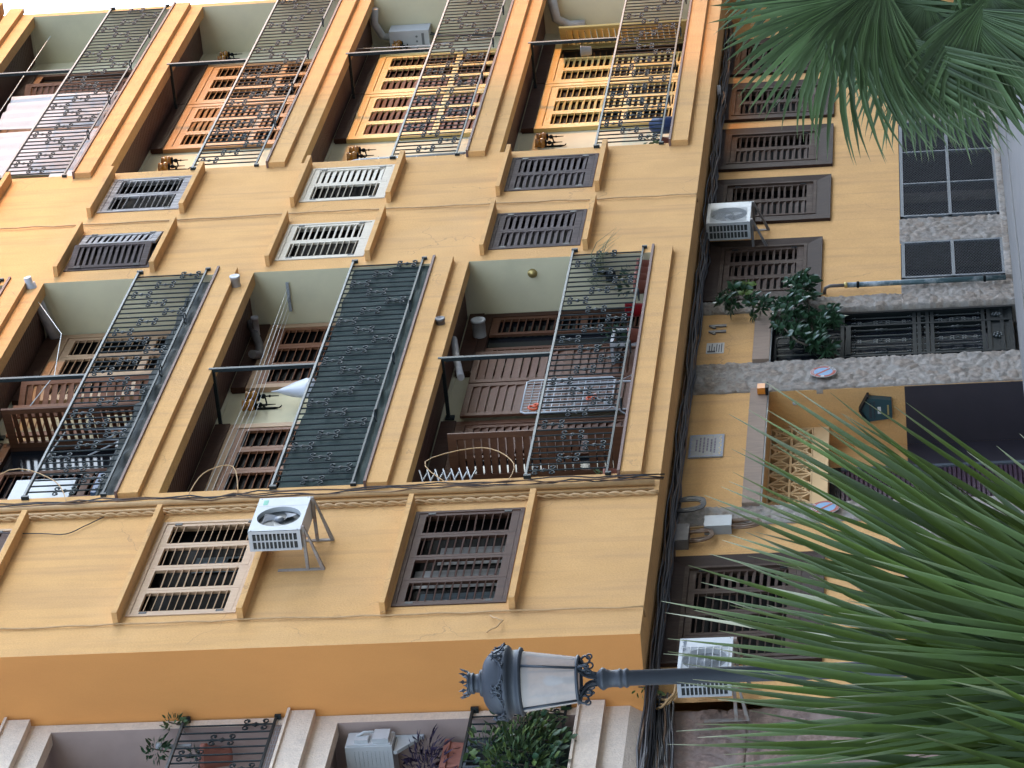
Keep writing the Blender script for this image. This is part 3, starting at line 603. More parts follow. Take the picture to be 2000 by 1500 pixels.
for i in range(n):
    z = .02+2.18*i/n; sh.prism([(GX0, y2, z), (GX0, y2-.022, z+.012), (GX0, y2-.022, z+.042), (GX0, y2, z+2.18/n-.002)], (36.7-GX0, 0, 0))
sh.box(36.66, 36.72, y2-.04, y2-.012, 0, 2.2, 2); sh.build('roller_shutter', [M['maroon'], M['black_plastic'], M['gal']], B)
bm_ = MB(); bm_.box(GX0, 37.36, YG-.06, YG+.03, 3.035, 3.24); bm_.box(GX0, 37.36, YG-.04, YG+.02, 3.02, 3.034, 1); bm_.build('timber_lintel', [M['w_beam'], M['white_old']], B)
bm_ = MB(); bm_.box(38.22, 39.8, YG-.06, YG+.03, 3.045, 3.25); bm_.box(38.22, 39.8, YG-.04, YG+.02, 3.03, 3.044, 1); bm_.build('timber_lintel', [M['w_beam'], M['white_old']], B)
stone_panel('stone_pillar', 33.80, 34.25, 0, SOF, YG-.01, B, M['stone'])
stone_panel('stone_pillar', 37.36, 38.22, 0, SOF, YG-.01, B, M['stone'])
stone_panel('stone_pillar', 39.80, 40.18, 1.4, SOF, YG-.01, B, M['stone'])
stone_panel('stone_pillar', 39.80, 40.60, 0, 1.42, YG-.012, B, M['stone'])
stone_panel('stone_pillar', 41.90, 42.74, 0, 1.43, YG-.01, B, M['stone'])
stone_panel('stone_pillar', 46.52, 47.32, 0, 1.43, YG-.01, B, M['stone'])
stone_panel('stone_plinth', 33.0, 33.8, 0, 1.48, YG-.01, B, M['stone'])
stone_panel('stone_plinth', XL+.02, 33.0, 0, 1.45, YG-.01, B, M['stone'])
stone_panel('stone_kerb', 40.5, 51.7, 0, .10, YG-.06, B, M['stone'], res=.04, amp=.02)
# grilles of the garage bays
def grille(x0, x1, z0, z1, nx, nz_):
    y = YG-.02; mb = MB(); t = .022
    mb.box(x0, x0+t*2, y-.02, y+.02, z0, z1); mb.box(x1-t*2, x1, y-.02, y+.02, z0, z1); mb.box(x0, x1, y-.019, y+.019, z0, z0+t*2); mb.box(x0, x1, y-.019, y+.019, z1-t*2, z1)
    for i in range(1, nx): x = x0+(x1-x0)*i/nx; mb.box(x-t*.8, x+t*.8, y-.017, y+.017, z0, z1)
    for i in range(1, nz_): z = z0+(z1-z0)*i/nz_; mb.box(x0, x1, y-.021, y+.021, z-t, z+t)
    G = mb.build('garage_grille', M['gal'], B)
    w = MB(); h = z1-z0; p = .05; sl = .42
    p = .095; n = int((x1-x0+h/sl)/p)
    for d in (1, -1):
        for i in range(n):
            xa = x0-h/sl*.5+p*i if d > 0 else x0+p*i
            # line from (xa, z0) with slope
            pts = []
            X0_ = x0-h/sl+p*i*1.0
            za, zb_ = z0, z1; xs_, xe = X0_, X0_+h/sl
            if d < 0: xs_, xe = X0_+h/sl, X0_
            def cl(x): return min(max(x, x0), x1)
            if min(xs_, xe) > x1 or max(xs_, xe) < x0: continue
            a, b = cl(xs_), cl(xe); za = z0+(a-xs_)/(xe-xs_)*h; zb_ = z0+(b-xs_)/(xe-xs_)*h
            w.tube([(a, y+.006*d, za), (b, y+.006*d, zb_)], .0075, 3, caps=False)
    w.build('wire_mesh', M['meshwire'], G)
    dk = MB(); dk.quad((x0, YG+.349, z0), (x1, YG+.349, z0), (x1, YG+.349, z1), (x0, YG+.349, z1)); dk.build('unlit_interior', M['dark'], G)
    return G
grille(40.63, 41.86, .09, 1.41, 1, 2); G = grille(42.77, 46.48, .09, 1.41, 3, 2); grille(47.35, 51.2, .09, 1.41, 3, 2)
stone_panel('inner_pillar', 44.2, 44.5, .05, 1.42, YG+.30, B, M['stone'], depth=.03, amp=.02)
# entrance door of wrought iron over dark glass
y = YG+.10; fr = MB(); x0, x1 = DX0+.01, DX1-.01; mx0, mx1 = x0+.3, x1-.42
def bx(a, b, c, d, yy=0, t=.025): fr.box(a, b, y-t+yy, y+t+yy, c, d)
for a in (x0, mx0-.05, mx1, x1-.05): bx(a, a+.05, .06, 2.2)
for zz in (.06, .17, .33, .40, 1.03, 1.09, 1.19, 1.25, 2.14): 
    fr.box(x0, x1, y-.022, y+.022, zz, zz+.045)
bx(mx0, mx1, 2.06, 2.12, -.01)
E_ = fr.build('entrance_door', M['black_iron'], B)
pn = MB(); pn.quad((DX0, y+.06, .05), (DX1, y+.06, .05), (DX1, y+.06, 3.04), (DX0, y+.06, 3.04)); pn.build('pane', M['glass'], E_)
pl = MB(); pl.box(x0+.04, x1-.04, y-.004, y+.012, .1, .36); pl.build('kick_panel', M['black_iron'], E_)
br = MB(); sc = MB()
def knob(x, z, s=1.0): sc.sphere((x, y-.004, z), .017*s, 7, 5); sc.sphere((x, y-.004, z+.028*s), .012*s, 6, 4)
def fan(x, z0, z1):
    zc = (z0+z1)/2
    for s in (-1, 1):
        for q in (-1, 1):
            br.tube([(x, y, zc+q*(z1-z0)*.36), (x+s*.06, y, zc+q*.06), (x+s*.075, y, zc), ], .006, 4, caps=False); sc.ring((x+s*.035, y-.004, zc+q*.075), (0,1,0), .022, .007, 10, 4)
        sc.ring((x+s*.03, y-.004, zc+s*(z1-z0)*.36), (0,1,0), .02, .006, 10, 4); sc.ring((x-s*.03, y-.004, zc+s*(z1-z0)*.36), (0,1,0), .02, .006, 10, 4)
    knob(x, zc)
for a, b, n in ((x0+.05, mx0-.05, 1), (mx0, mx1, 5), (mx1+.05, x1-.05, 2)):
    for i in range(n):
        x = a+(b-a)*(i+.5)/n
        for c, d in ((.445, 1.03), (1.295, 2.06)):
            br.tube([(x, y, c), (x, y, d)], .0085, 6, caps=False); knob(x, c+.03); knob(x, d-.05)
            if (n == 5 and i in (0, 4)): 
                zc = (c+d)/2; sc.lathe((x, y-.002, zc-.08), [(.008,0),(.02,.02),(.012,.05),(.026,.08),(.012,.11),(.02,.14),(.008,.16)], 8)
            elif n == 1 or i == 2 or (n == 2 and i == 0): fan(x, c, d)
        if n == 5: 
            for zz in (1.10, 1.145, 1.19, 1.235): sc.sphere((x, y-.01, zz), .014, 6, 4)
    if n != 5: sc.ring(((a+b)/2, y-.006, 1.165), (0,1,0), .05, .009, 14, 5); sc.ring(((a+b)/2, y-.006, 1.165), (1,0,0), .03, .007, 10, 4)
    for q in range(7):
        aa = 2*math.pi*q/7; sc.sphere(((a+b)/2+.06*math.cos(aa)*(1 if n == 5 else .6), y-.012, .25+.05*math.sin(aa)), .02, 6, 4)
    sc.sphere(((a+b)/2, y-.012, .25), .026, 7, 5)
for i in range(9):
    x = x0+.06+(x1-x0-.12)*i/8; br.tube([(x, y, 2.19), (x, y, 2.19+.8*(1 if i < 6 else max(.15, (8-i)/2.6)))], .0085, 6, caps=False); knob(x, 2.22)
br.tube([(x0+.02, y, 2.98), (x0+.95, y, 2.98), (x1-.03, y, 2.2)], .012, 6)
br.merge(sc); br.build('bars', M['gate_iron'], E_)
# ------------------------------------------------------------------ neighbouring pink house
P = thing('pink_house', 'pinkish grey rendered house with recessed balconies beside the yellow block', 'building', (27, 17.4, 0))
px0, px1, bx0, bx1 = 22.0, 29.85, 24.4, 29.70
PB = [4.70, 7.665, 10.62, 13.58]; PBM = [7.17, 10.14, 13.1, 16.0]; PLB = [4.455, 7.41, 10.375, 13.3]
holes = [(bx0, bx1, PB[k], PBM[k], 0) for k in range(4)]
wb = MB(); wall_holes(wb, px0, px1, 4.21, 16.8, YG, holes); wb.quad((px0, YG, 4.21), (px1, YG, 4.21), (px1, YG+.1, 4.05), (px0, YG+.1, 4.05))
wb.quad((px0, YG, 0), (px0, YG, 16.8), (px0, YG+8, 16.8), (px0, YG+8, 0)); wb.quad((px0, YG, 16.8), (px1, YG, 16.8), (px1, YG+8, 16.8), (px0, YG+8, 16.8)); wb.quad((px0, YG+.1, 0), (px1, YG+.1, 0), (px1, YG+.1, 4.06), (px0, YG+.1, 4.06))
wb.build('wall', M['pink'], P)
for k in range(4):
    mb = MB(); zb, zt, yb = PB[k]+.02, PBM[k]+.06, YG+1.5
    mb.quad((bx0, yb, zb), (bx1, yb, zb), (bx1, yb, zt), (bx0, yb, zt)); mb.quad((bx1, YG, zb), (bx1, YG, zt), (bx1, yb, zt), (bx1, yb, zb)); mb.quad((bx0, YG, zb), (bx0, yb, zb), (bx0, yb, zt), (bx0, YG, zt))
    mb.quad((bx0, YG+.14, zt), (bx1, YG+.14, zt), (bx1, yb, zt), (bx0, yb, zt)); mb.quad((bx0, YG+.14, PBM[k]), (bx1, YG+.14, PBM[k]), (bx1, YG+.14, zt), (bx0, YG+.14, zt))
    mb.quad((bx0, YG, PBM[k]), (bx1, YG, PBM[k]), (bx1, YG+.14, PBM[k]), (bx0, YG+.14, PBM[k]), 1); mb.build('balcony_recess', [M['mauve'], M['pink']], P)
    mb = MB(); mb.box(bx0-.1, px1-.02, YG-.09, YG-.001, PLB[k], PB[k]-.005); mb.build('slab_band', M['pink'], P)
    mb = MB(); mb.box(bx0-.1, px1-.01, YG-.12, YG-.002, PB[k]-.004, PB[k]+.024); mb.box(bx0, bx1, YG-.002, yb, PB[k], PB[k]+.02); mb.build('slab_edge', M['pink'], P)
    if k < 3: railing('green black iron railing of the '+('lower pink balcony behind leafy plants', 'upper pink balcony with pots', 'top pink balcony')[k], bx0+.02, 29.82, PB[k]+.15, PB[k]+1.10, YG-.03, pitch=.145, zig=('b','m','t'), start=1, skylit=(k == 1), group='iron railings of the pink house')
    d = MB(); d.box(26.2, 28.0, yb-.06, yb-.002, zb, zb+2.1); d.build('balcony_door', M['w_brown'], P)
stone_panel('stone_base', 26.0, 29.83, 0, 3.02, YG+.08, P, M['stone_pink'], res=.034, cs=3.0, amp=.04)
stone_panel('stone_base', 26.0, 29.83, 3.03, 4.03, YG+.08, P, M['stone_pink'], res=.034, cs=3.0, amp=.035)
# ------------------------------------------------------------------ ground, unseen houses added across the square to cast shadow and block glare
g = MB(); g.quad((-600, -600, 0), (600, -600, 0), (600, 600, 0), (-600, 600, 0)); o = g.build('ground', M['asphalt']); o['kind'] = 'structure'
pv = MB(); pv.box(15, 60, 15.2, YG-.0, .003, .014); o = pv.build('pavement', M['asphalt']); o['kind'] = 'structure'
def house(label, ox0, ox1, oy0, oy1, oz, rz, nf, hipr):
    O = thing('unseen_house', label, 'building', ((ox0+ox1)/2, (oy0+oy1)/2, 0)); hl = []
    mb = MB(); n = int((ox1-ox0-3)/3.1)
    for i in range(n):
        for j in range(nf): hl.append((ox0+1.5+3.1*i, ox0+2.7+3.1*i, 1.0+3.3*j, 2.5+3.3*j, .2))
    w_ = MB(); wall_holes(w_, ox0, ox1, 0, oz, oy0, hl); w_.v = [(x, oy0+oy1-y_, z) for x, y_, z in w_.v]; mb.merge(w_)
    mb.quad((ox0, oy0, 0), (ox1, oy0, 0), (ox1, oy0, oz), (ox0, oy0, oz)); mb.quad((ox0, oy0, 0), (ox0, oy1, 0), (ox0, oy1, oz), (ox0, oy0, oz)); mb.quad((ox1, oy0, 0), (ox1, oy1, 0), (ox1, oy1, oz), (ox1, oy0, oz))
    mb.build('wall', M['offwhite_wall'], O); mb = MB()
    a = [(ox0-.2, oy0-.2, oz), (ox1+.1, oy0-.2, oz), (ox1+.1, oy1, oz), (ox0-.2, oy1, oz)]; b = [(ox0+1, oy0+2, rz), (ox1-hipr, oy0+2, rz), (ox1-hipr, oy1-.3, rz), (ox0+1, oy1-.3, rz)]
    mb.add(a+b, [(0,1,5,4), (1,2,6,5), (2,3,7,6), (3,0,4,7), (4,5,6,7), (0,3,2,1)]); mb.build('roof', M['roof'], O)
    wv = MB(); yy = oy1-.15; wv.quad((ox0+.1, yy, 0), (ox1-.1, yy, 0), (ox1-.1, yy, oz-.1), (ox0+.1, yy, oz-.1)); wv.build('window_glass', M['glass'], O)
house('tall pale unseen house across the square, hipped tile roof shaped to cast the facade shadow edge', 36.0, 101.1, -41.0, -29.0, 19.35, 21.95, 5, 1.9)
house('long low unseen house added at the far right to block low sky glare', 103.0, 230.0, -41.0, -29.0, 12.4, 13.65, 3, 1.5)
house('pale unseen house added left of the hipped one to block low sky light', -45.0, 34.0, -40.0, -28.0, 20.5, 23.0, 6, 1.5)
# ------------------------------------------------------------------ street lamp
LX, LY = 24.165, 13.345
_b0 = MB.build
def _lift(self, name, mats, parent=None, **p):
    self.v = [(x, y_, z if z < 2.5 else z-.005) for x, y_, z in self.v]; return _b0(self, name, mats, parent, **p)
MB.build = _lift
L_ = thing('street_lamp', 'blue grey cast iron street lamp with a domed crown topped lantern', 'street lamp', (LX, LY, 0))
pm = MB(); pm.lathe((LX, LY, 0), [(0,0), (.20,0), (.20,.06), (.17,.10), (.15,.5), (.17,.55), (.12,.65), (.10,.9), (.075,1.0), (.068,1.1), (.064,3.58), (.075,3.592), (.081,3.605), (.075,3.62), (.068,3.63), (.076,3.645), (.081,3.66), (.072,3.675), (.069,3.72), (.074,3.76), (.090,3.785), (.094,3.80), (.080,3.82), (.055,3.845), (.045,3.86), (0,3.862)], 28); pm.build('post', M['lamp_iron'], L_)
for i in range(4):
    a = math.pi/4+i*math.pi/2+.25; cb = MB(); u = Vector((math.cos(a), math.sin(a), 0)); w = Vector((-u.y, u.x, 0)); o0 = Vector((LX, LY, 0))
    path = [(.045, 3.84), (.05, 3.87), (.065, 3.91), (.10, 3.945), (.145, 3.965), (.175, 3.99)]
    for s in (-.02, .02): cb.tube([o0+u*r_+w*s+Vector((0,0,z_)) for r_, z_ in path], .009, 5)
    for i2 in range(len(path)-1): 
        (r0, z0), (r1, z1) = path[i2], path[i2+1]
        cb.add([o0+u*r0+w*.02+Vector((0,0,z0)), o0+u*r0-w*.02+Vector((0,0,z0)), o0+u*r1-w*.02+Vector((0,0,z1)), o0+u*r1+w*.02+Vector((0,0,z1))], [(0,1,2,3)])
    cb.ring(o0+u*.185+Vector((0,0,3.945)), w, .036, .010, 12, 5); cb.ring(o0+u*.13+Vector((0,0,3.91)), w, .028, .008, 12, 5); cb.ring(o0+u*.165+Vector((0,0,3.985)), w, .02, .008, 10, 5); cb.ring(o0+u*.215+Vector((0,0,3.915)), w, .022, .008, 10, 5)
    cb.build('bracket', M['lamp_dark'], L_)
gl = MB(); gl.lathe((LX, LY, 0), [(.188, 4.005), (.250, 4.45)], 32); gl.lathe((LX, LY, 0), [(0.0, 4.006), (.186, 4.006)], 32); gl.build('lantern_glass', M['frost'], L_)
fr = MB(); fr.ring((LX, LY, 3.995), (0,0,1), .190, .014, 28, 6)
for i in range(4):
    a = math.pi/4+i*math.pi/2+.25; u = Vector((math.cos(a), math.sin(a), 0)); fr.tube([Vector((LX, LY, 4.0))+u*.193, Vector((LX, LY, 4.45))+u*.256], .011, 5)
fr.tube([(LX, LY, 4.01), (LX, LY, 4.12)], .03, 8); fr.build('lantern_frame', M['lamp_dark'], L_); MB().lathe((LX, LY, 4.12), [(.02,0), (.03,.03), (.045,.09), (.04,.14), (.0,.17)], 14).build('bulb', M['white'], L_); MB().tube([(LX+.07, LY-.05, 4.02), (LX+.07, LY-.05, 4.42)], .008, 5).build('rod', M['lamp_dark'], L_)
dm = MB(); dm.lathe((LX, LY, 0), [(.255,4.44), (.278,4.45), (.284,4.465), (.262,4.48), (.262,4.535), (.285,4.545), (.300,4.56), (.302,4.585), (.285,4.60)]+[(.105+.172*math.cos(t*math.pi/2/10), 4.60+.175*math.sin(t*math.pi/2/10)) for t in range(11)]+[(.112,4.785), (.105,4.80), (.078,4.806), (.074,4.845), (.082,4.85)], 36); dm.build('dome', M['lamp_iron'], L_)
cr = MB(); cr.lathe((LX, LY, 0), [(.070,4.845), (.086,4.85), (.088,4.865), (.080,4.87), (.094,4.885), (.098,4.90), (.094,4.895), (.075,4.86)], 24)
for i in range(10):
    a = 2*math.pi*i/10; u = Vector((math.cos(a), math.sin(a), 0)); w = Vector((-u.y, u.x, 0)); q = Vector((LX, LY, 4.895))+u*.096
    dr = (Vector((0,0,1))+u*.35).normalized()
    cr.prism([q-w*.006, q-w*.006+dr*.02, q-w*.018+dr*.035, q-w*.007+dr*.05, q+dr*.072, q+w*.007+dr*.05, q+w*.018+dr*.035, q+w*.006+dr*.02, q+w*.006], u*.008)
cr.build('crown', M['lamp_dark'], L_)
for i in range(6):
    a = 2*math.pi*i/6+.25; ac = MB(); u = Vector((math.cos(a), math.sin(a), 0)); w = Vector((-u.y, u.x, 0)); q = Vector((LX, LY, 4.585))+u*.292
    n_ = (u*.75-Vector((0,0,.1))).normalized(); up = (Vector((0,0,1))-u*.12+u*.28*(1 if i % 2 == 0 else 0)).normalized()
    for s in (-1, 1):
        ac.tube([q+w*s*.14, q+w*s*.10+up*.012, q+w*s*.065+up*.03, q+w*s*.045+up*.055, q+w*s*.02+up*.075], [.006,.008,.008,.008,.006], 5)
        ac.ring(q+w*s*.03+up*.035, u, .020, .007, 10, 5); ac.ring(q+w*s*.085+up*.012, u, .016, .006, 10, 5)
        ac.tube([q+up*.03, q+w*s*.03+up*.08, q+w*s*.05+up*.09], .008, 5)
    ac.tube([q, q+up*.06, q+up*.115], [.012, .014, .004], 6); ac.sphere(q+up*.085, .017, 6, 5); ac.build('ornament', M['lamp_dark'], L_)
MB.build = _b0
# ------------------------------------------------------------------ air conditioners
def ac_unit(label, x0, x1, yb, yf, z0, z1, m='white', grid='open', group=None, side_dark=False, brackets=True, sticker=None, logo=False, drop=.18):
    T = thing('air_conditioner', label, 'air conditioner', ((x0+x1)/2, (yf+yb)/2, z0))
    w, h = x1-x0, z1-z0; cx, cz, r = x0+w*.43, z0+h*.5, h*.42
    b = MB(); n = 32; f = yf
    # front plate with a round opening
    cir = [(cx+r*math.cos(2*math.pi*i/n), f, cz+r*math.sin(2*math.pi*i/n)) for i in range(n)]
    def sq(i):
        a = 2*math.pi*i/n; c, s = math.cos(a), math.sin(a); t = min((x1-cx if c > 0 else cx-x0)/max(abs(c), 1e-6), (z1-cz if s > 0 else cz-z0)/max(abs(s), 1e-6)); return (cx+c*t, f, cz+s*t)
    out = [sq(i) for i in range(n)]
    b.add(cir+out, [(i, (i+1)%n, n+(i+1)%n, n+i) for i in range(n)])
    for cxn, czn in ((x0, z0), (x1, z0), (x1, z1), (x0, z1)):
        k = max(range(n), key=lambda i: -(abs(out[i][0]-cxn)+abs(out[i][2]-czn)))
        for j in ((k-1) % n, (k+1) % n): b.add([out[k], (cxn, f, czn), out[j]], [(0,1,2)])
    b.add(cir+[(p[0], f+.055, p[2]) for p in cir], [(i, n+i, n+(i+1)%n, (i+1)%n) for i in range(n)], 0, True)
    b.quad((x0, yf, z1), (x1, yf, z1), (x1, yb, z1), (x0, yb, z1)); b.quad((x0, yf, z0), (x0, yb, z0), (x1, yb, z0), (x1, yf, z0)); b.quad((x1, yf, z0), (x1, yb, z0), (x1, yb, z1), (x1, yf, z1)); b.quad((x0, yb, z0), (x0, yb, z1), (x1, yb, z1), (x1, yb, z0))
    # left side with vent openings as a bar grid
    d = yb-yf
    fr_ = .022
    b.box(x0, x0+.012, yf, yf+fr_+.012, z0, z1); b.box(x0, x0+.012, yb-fr_, yb, z0, z1); b.box(x0, x0+.012, yf+fr_+.012, yb-fr_, z0, z0+.04); b.box(x0, x0+.012, yf+fr_+.012, yb-fr_, z1-.04, z1)
    if not side_dark:
        nb_ = 11
        for i in range(1, nb_): z = z0+.04+(h-.08)*i/nb_; b.box(x0+.001, x0+.011, yf+fr_+.012, yb-fr_, z-.006, z+.006)
        ym = (yf+yb)/2+.005; b.box(x0+.0005, x0+.010, ym-.007, ym+.007, z0+.04, z1-.04)
    b.quad((x1-w*.26, f-.0015, z0+.01), (x1-w*.255, f-.0015, z0+.01), (x1-w*.255, f-.0015, z1-.01), (x1-w*.26, f-.0015, z1-.01), 1)
    for zz in (z0+.03, z1-.03):
        for xx in (x0+.02, x1-.02): b.sphere((xx, f, zz), .006, 6, 4, 1)
    b.build('casing', [M[m], M['fan_grey']], T)
    ins = MB(); ins.box(x0+.014, x1-.012, yf+.056, yb-.004, z0+.006, z1-.006); ins.build('condenser', M['fin'], T)
    fn = MB()
    for k in range(3):
        a0 = 2*math.pi*k/3+.5; pts = []
        for t in range(5):
            for s in (0, 1):
                aa = a0+.12*t+(s*(.62+.1*t)); rr = .05+(r*.86-.05)*t/4; pts.append((cx+rr*math.cos(aa), f+.05-(.028 if s == 0 else -.0), cz+rr*math.sin(aa)))
        fn.add(pts, [(2*t, 2*t+1, 2*t+3, 2*t+2) for t in range(4)], 0, True)
    fn.lathe((cx, f+.02, cz), [(0,-.005), (.045,-.003), (.05,.02), (.05,.035)], 18, 0, (0,1,0)); fn.build('fan', M['fan_grey'], T)
    if grid == 'wire':
        gm = MB()
        for i in range(1, 26): xx = cx-r*1.02+2*r*1.02*i/26; gm.tube([(xx, f-.012, cz-r*1.02), (xx, f-.012, cz+r*1.02)], .0016, 3, caps=False)
        for i in range(0, 7): zz = cz-r*1.02+2*r*1.02*i/6; gm.tube([(cx-r*1.02, f-.014, zz), (cx+r*1.02, f-.014, zz)], .004, 4)
        gm.tube([(cx-r*1.02, f-.012, cz-r*1.02), (cx+r*1.02, f-.012, cz-r*1.02), (cx+r*1.02, f-.012, cz+r*1.02), (cx-r*1.02, f-.012, cz+r*1.02), (cx-r*1.02, f-.012, cz-r*1.02)], .005, 4)
        gm.build('fan_guard', M[m], T)
    elif grid == 'fine':
        gm = MB()
        for i in range(1, 40): zz = cz-r*1.0+2*r*i/40; gm.tube([(x0+.02, f-.008, zz), (x1-w*.28, f-.008, zz)], .0022, 3, caps=False)
        for i in range(1, 14): xx = x0+.02+(w*.7)*i/14; gm.tube([(xx, f-.010, cz-r), (xx, f-.010, cz+r)], .0018, 3, caps=False)
        gm.build('fan_guard', M[m], T)
    if brackets:
        for xx in (x0+.06, x1-.06):
            k = MB(); k.box(xx-.022, xx+.022, YFB[0]-.012, YFB[0], z0-drop-.02, z0+.30); k.box(xx-.02, xx+.02, yf-.02, YFB[0]-.013, z0-.036, z0-.004)
            k.prism([(xx-.018, yf-.005, z0-.038), (xx-.018, yf+.035, z0-.038), (xx-.018, YFB[0]-.014, z0-drop+.02), (xx-.018, YFB[0]-.014, z0-drop-.02)], (.036, 0, 0)); k.build('bracket', M['rusty'] if m == 'white' else M['box_dark'], T)
    if sticker:
        s = MB(); s.box(x1-.17, x1-.06, f-.003, f-.0005, z1-.11, z1-.06); s.build('sticker', M['mint'], T)
    if logo:
        vs, fs = textmesh('Frostline', .075, .001); lm = MB(); lm.add([(x1-.10-.0+vx*.55, f-.003-vz, z1-.05+vy*.8) for vx, vy, vz in vs], fs)
        lm.ring((x1-.235, f-.002, z1-.05), (0,1,0), .018, .004, 12, 4); lm.build('lettering', M['greyink'], T)
    return T
YFB = [YF]; ac_unit('white air conditioner with an open black fan on brackets beside the salmon shutters', 31.5, 32.30, 15.73, 15.5, 7.68, 8.235, sticker=True)
YFB = [YG]; ac_unit('grimy grey air conditioner with a mesh front hung before a street level window', 41.95, 42.70, 16.64, 16.4, 3.375, 3.955, 'white_old', 'fine', side_dark=False, drop=.2)
YFB = [YG]; ac_unit('clean white air conditioner with wire fan guard behind the street lamp post', 29.42, 30.20, 16.49, 16.25, 3.15, 3.685, 'white', 'wire', logo=True, drop=.13)
# the pink house's unit, end-on with its pipe covers
T = thing('air_conditioner', 'white air conditioner on a wall bracket inside the pink balcony', 'air conditioner', (29.5, 17.2, 6.6))
b = MB(); b.box(29.37, 29.655, 16.90, 17.68, 6.585, 7.06); b.box(29.385, 29.64, 16.885, 16.899, 6.60, 7.045); b.build('casing', M['white'], T)
b = MB(); b.prism([(29.41, 16.884, 6.62), (29.61, 16.884, 6.62), (29.61, 16.884, 6.78), (29.41, 16.884, 6.78)], (0, -.05, 0)); b.box(29.42, 29.56, 16.85, 16.884, 6.83, 6.97); b.build('pipe_cover', M['white'], T)
b = MB()
for i in range(9): b.box(29.366, 29.3695, 16.95, 17.63, 6.63+.042*i, 6.637+.042*i)
b.build('panel_groove', M['white_old'], T)
b = MB(); b.tube([(29.5, 16.85, 6.95), (29.53, 16.82, 6.88), (29.55, 16.83, 6.8), (29.6, 16.86, 6.76)], .014, 6); b.build('pipe', M['white'], T)
for yy in (16.98, 17.55):
    b = MB(); b.box(29.66, 29.695, yy-.02, yy+.02, 6.30, 6.62); b.prism([(29.38, yy-.018, 6.575), (29.66, yy-.018, 6.575), (29.66, yy-.018, 6.34), (29.63, yy-.018, 6.34), (29.38, yy-.018, 6.54)], (0, .036, 0)); b.build('bracket', M['white_old'], T)
# ------------------------------------------------------------------ wall lanterns: two amber cups on an iron arm
def wall_lamp(label, x, z, y=YR, s=1.0, dirx=0, m='amber'):
    T = thing('wall_lamp', label, 'wall lamp', (x, y, z-.25*s), 'twin amber wall lamps on the balconies')
    fy = -1
    def P_(a, b, c): return (x+(a*s if not dirx else b*s*dirx), y+(-b*s if not dirx else a*s), z+c*s)
    ir = MB()
    ir.tube([P_(0, .015, .19), P_(0, .012, .1), P_(0, .012, -.16), P_(0, .016, -.22)], [.006, .016, .016, .005], 6); ir.tube([P_(0, .012, -.2), P_(.015, .03, -.235), P_(.03, .03, -.23)], .006, 5); ir.tube([P_(0, .012, -.2), P_(-.015, .03, -.235)], .006, 5)
    for k in (-1, 1):
        ir.tube([P_(0, .015, -.03), P_(.05*k, .05, -.07), P_(.105*k, .10, -.05), P_(.115*k, .11, 0)], .011, 6); ir.tube([P_(.11*k, .105, .0), P_(.11*k, .105, -.20)], [.012, .005], 6); ir.sphere(P_(.11*k, .105, -.03), .03*s, 8, 5); ir.sphere(P_(.11*k, .105, -.10), .015*s, 6, 4)
        ir.lathe(P_(.11*k, .105, 0), [(.012*s,0), (.05*s,.012*s), (.052*s,.022*s), (.02*s,.024*s)], 12)
    ir.build('iron_arm', M['black_iron'], T)
    for k in (-1, 1):
        g_ = MB(); g_.lathe(P_(.11*k, .105, .02), [(0.0,0), (.04*s,.002*s), (.066*s,.035*s), (.066*s,.06*s), (.048*s,.088*s), (.046*s,.098*s), (.060*s,.125*s), (.066*s,.135*s), (.058*s,.13*s), (.042*s,.098*s)], 14); g_.build('amber_shade', M[m], T)
wall_lamp('twin amber wall lamp with a white bag hanging from it', 37.52, 9.26, s=1.15)
wall_lamp('twin amber wall lamp left of the orange shutters, third floor right bay', 46.22, 12.0, s=1.1)
wall_lamp('twin amber wall lamp left of pale yellow shutters, above a folded white rail', 46.22, 9.2, s=1.1)
wall_lamp('twin amber wall lamp left of the pale shutters on the lowest right hand balcony', 46.35, 6.46, s=1.1)
wall_lamp('twin wall lamp below the white water heater', 51.2, 9.2, s=1.0)
wall_lamp('twin wall lamp in the shaded corner right of the orange shutters', 51.1, 12.0, s=1.0)
wall_lamp('twin wall lamp in the corner right of the half open pale shutter', 51.2, 6.46, s=1.0)
tag(MB().lathe((40.035, 16.2, 6.07), [(0,.035), (.05,.03), (.062,.0), (.062,-.0)], 18, 0, (-1,0,0)).build('wall_light', [M['brass']]), 'small round brass light on the side wall of the lowest centre balcony', 'wall light')
# ------------------------------------------------------------------ water heater
T = thing('water_heater', 'white gas water heater fixed in the corner of a right hand balcony', 'water heater', (51.45, 16.7, 8.75))
b = MB(); b.box(51.28, 51.61, 16.5, 16.79, 8.78, 9.42); b.build('casing', M['white'], T)
b = MB(); b.box(51.275, 51.279, 16.55, 16.74, 8.86, 8.90); b.disc((51.274, 16.6, 8.98), (-1,0,0), .018); b.disc((51.274, 16.68, 8.98), (-1,0,0), .018); b.build('control_panel', M['fan_grey'], T)
b = MB(); b.tube([(51.45, 16.64, 9.42), (51.45, 16.62, 9.55), (51.45, 16.4, 9.66), (51.45, 16.15, 9.63)], .062, 10); b.build('flue', M['white_old'], T)
b = MB(); b.tube([(51.4, 16.62, 8.78), (51.4, 16.66, 8.5), (51.38, 16.7, 7.5)], .012, 6); b.tube([(51.5, 16.62, 8.78), (51.5, 16.68, 8.6), (51.5, 16.7, 7.5)], .012, 6); b.build('water_pipe', M['gal'], T)
tag(MB().tube([(51.45, 16.62, 6.3), (51.45, 16.62, 6.55), (51.45, 16.5, 6.75), (51.45, 16.1, 6.8)], .075, 10).build('flue_pipe', M['white_old']), 'bent white flue pipe in the lowest right hand balcony', 'flue')
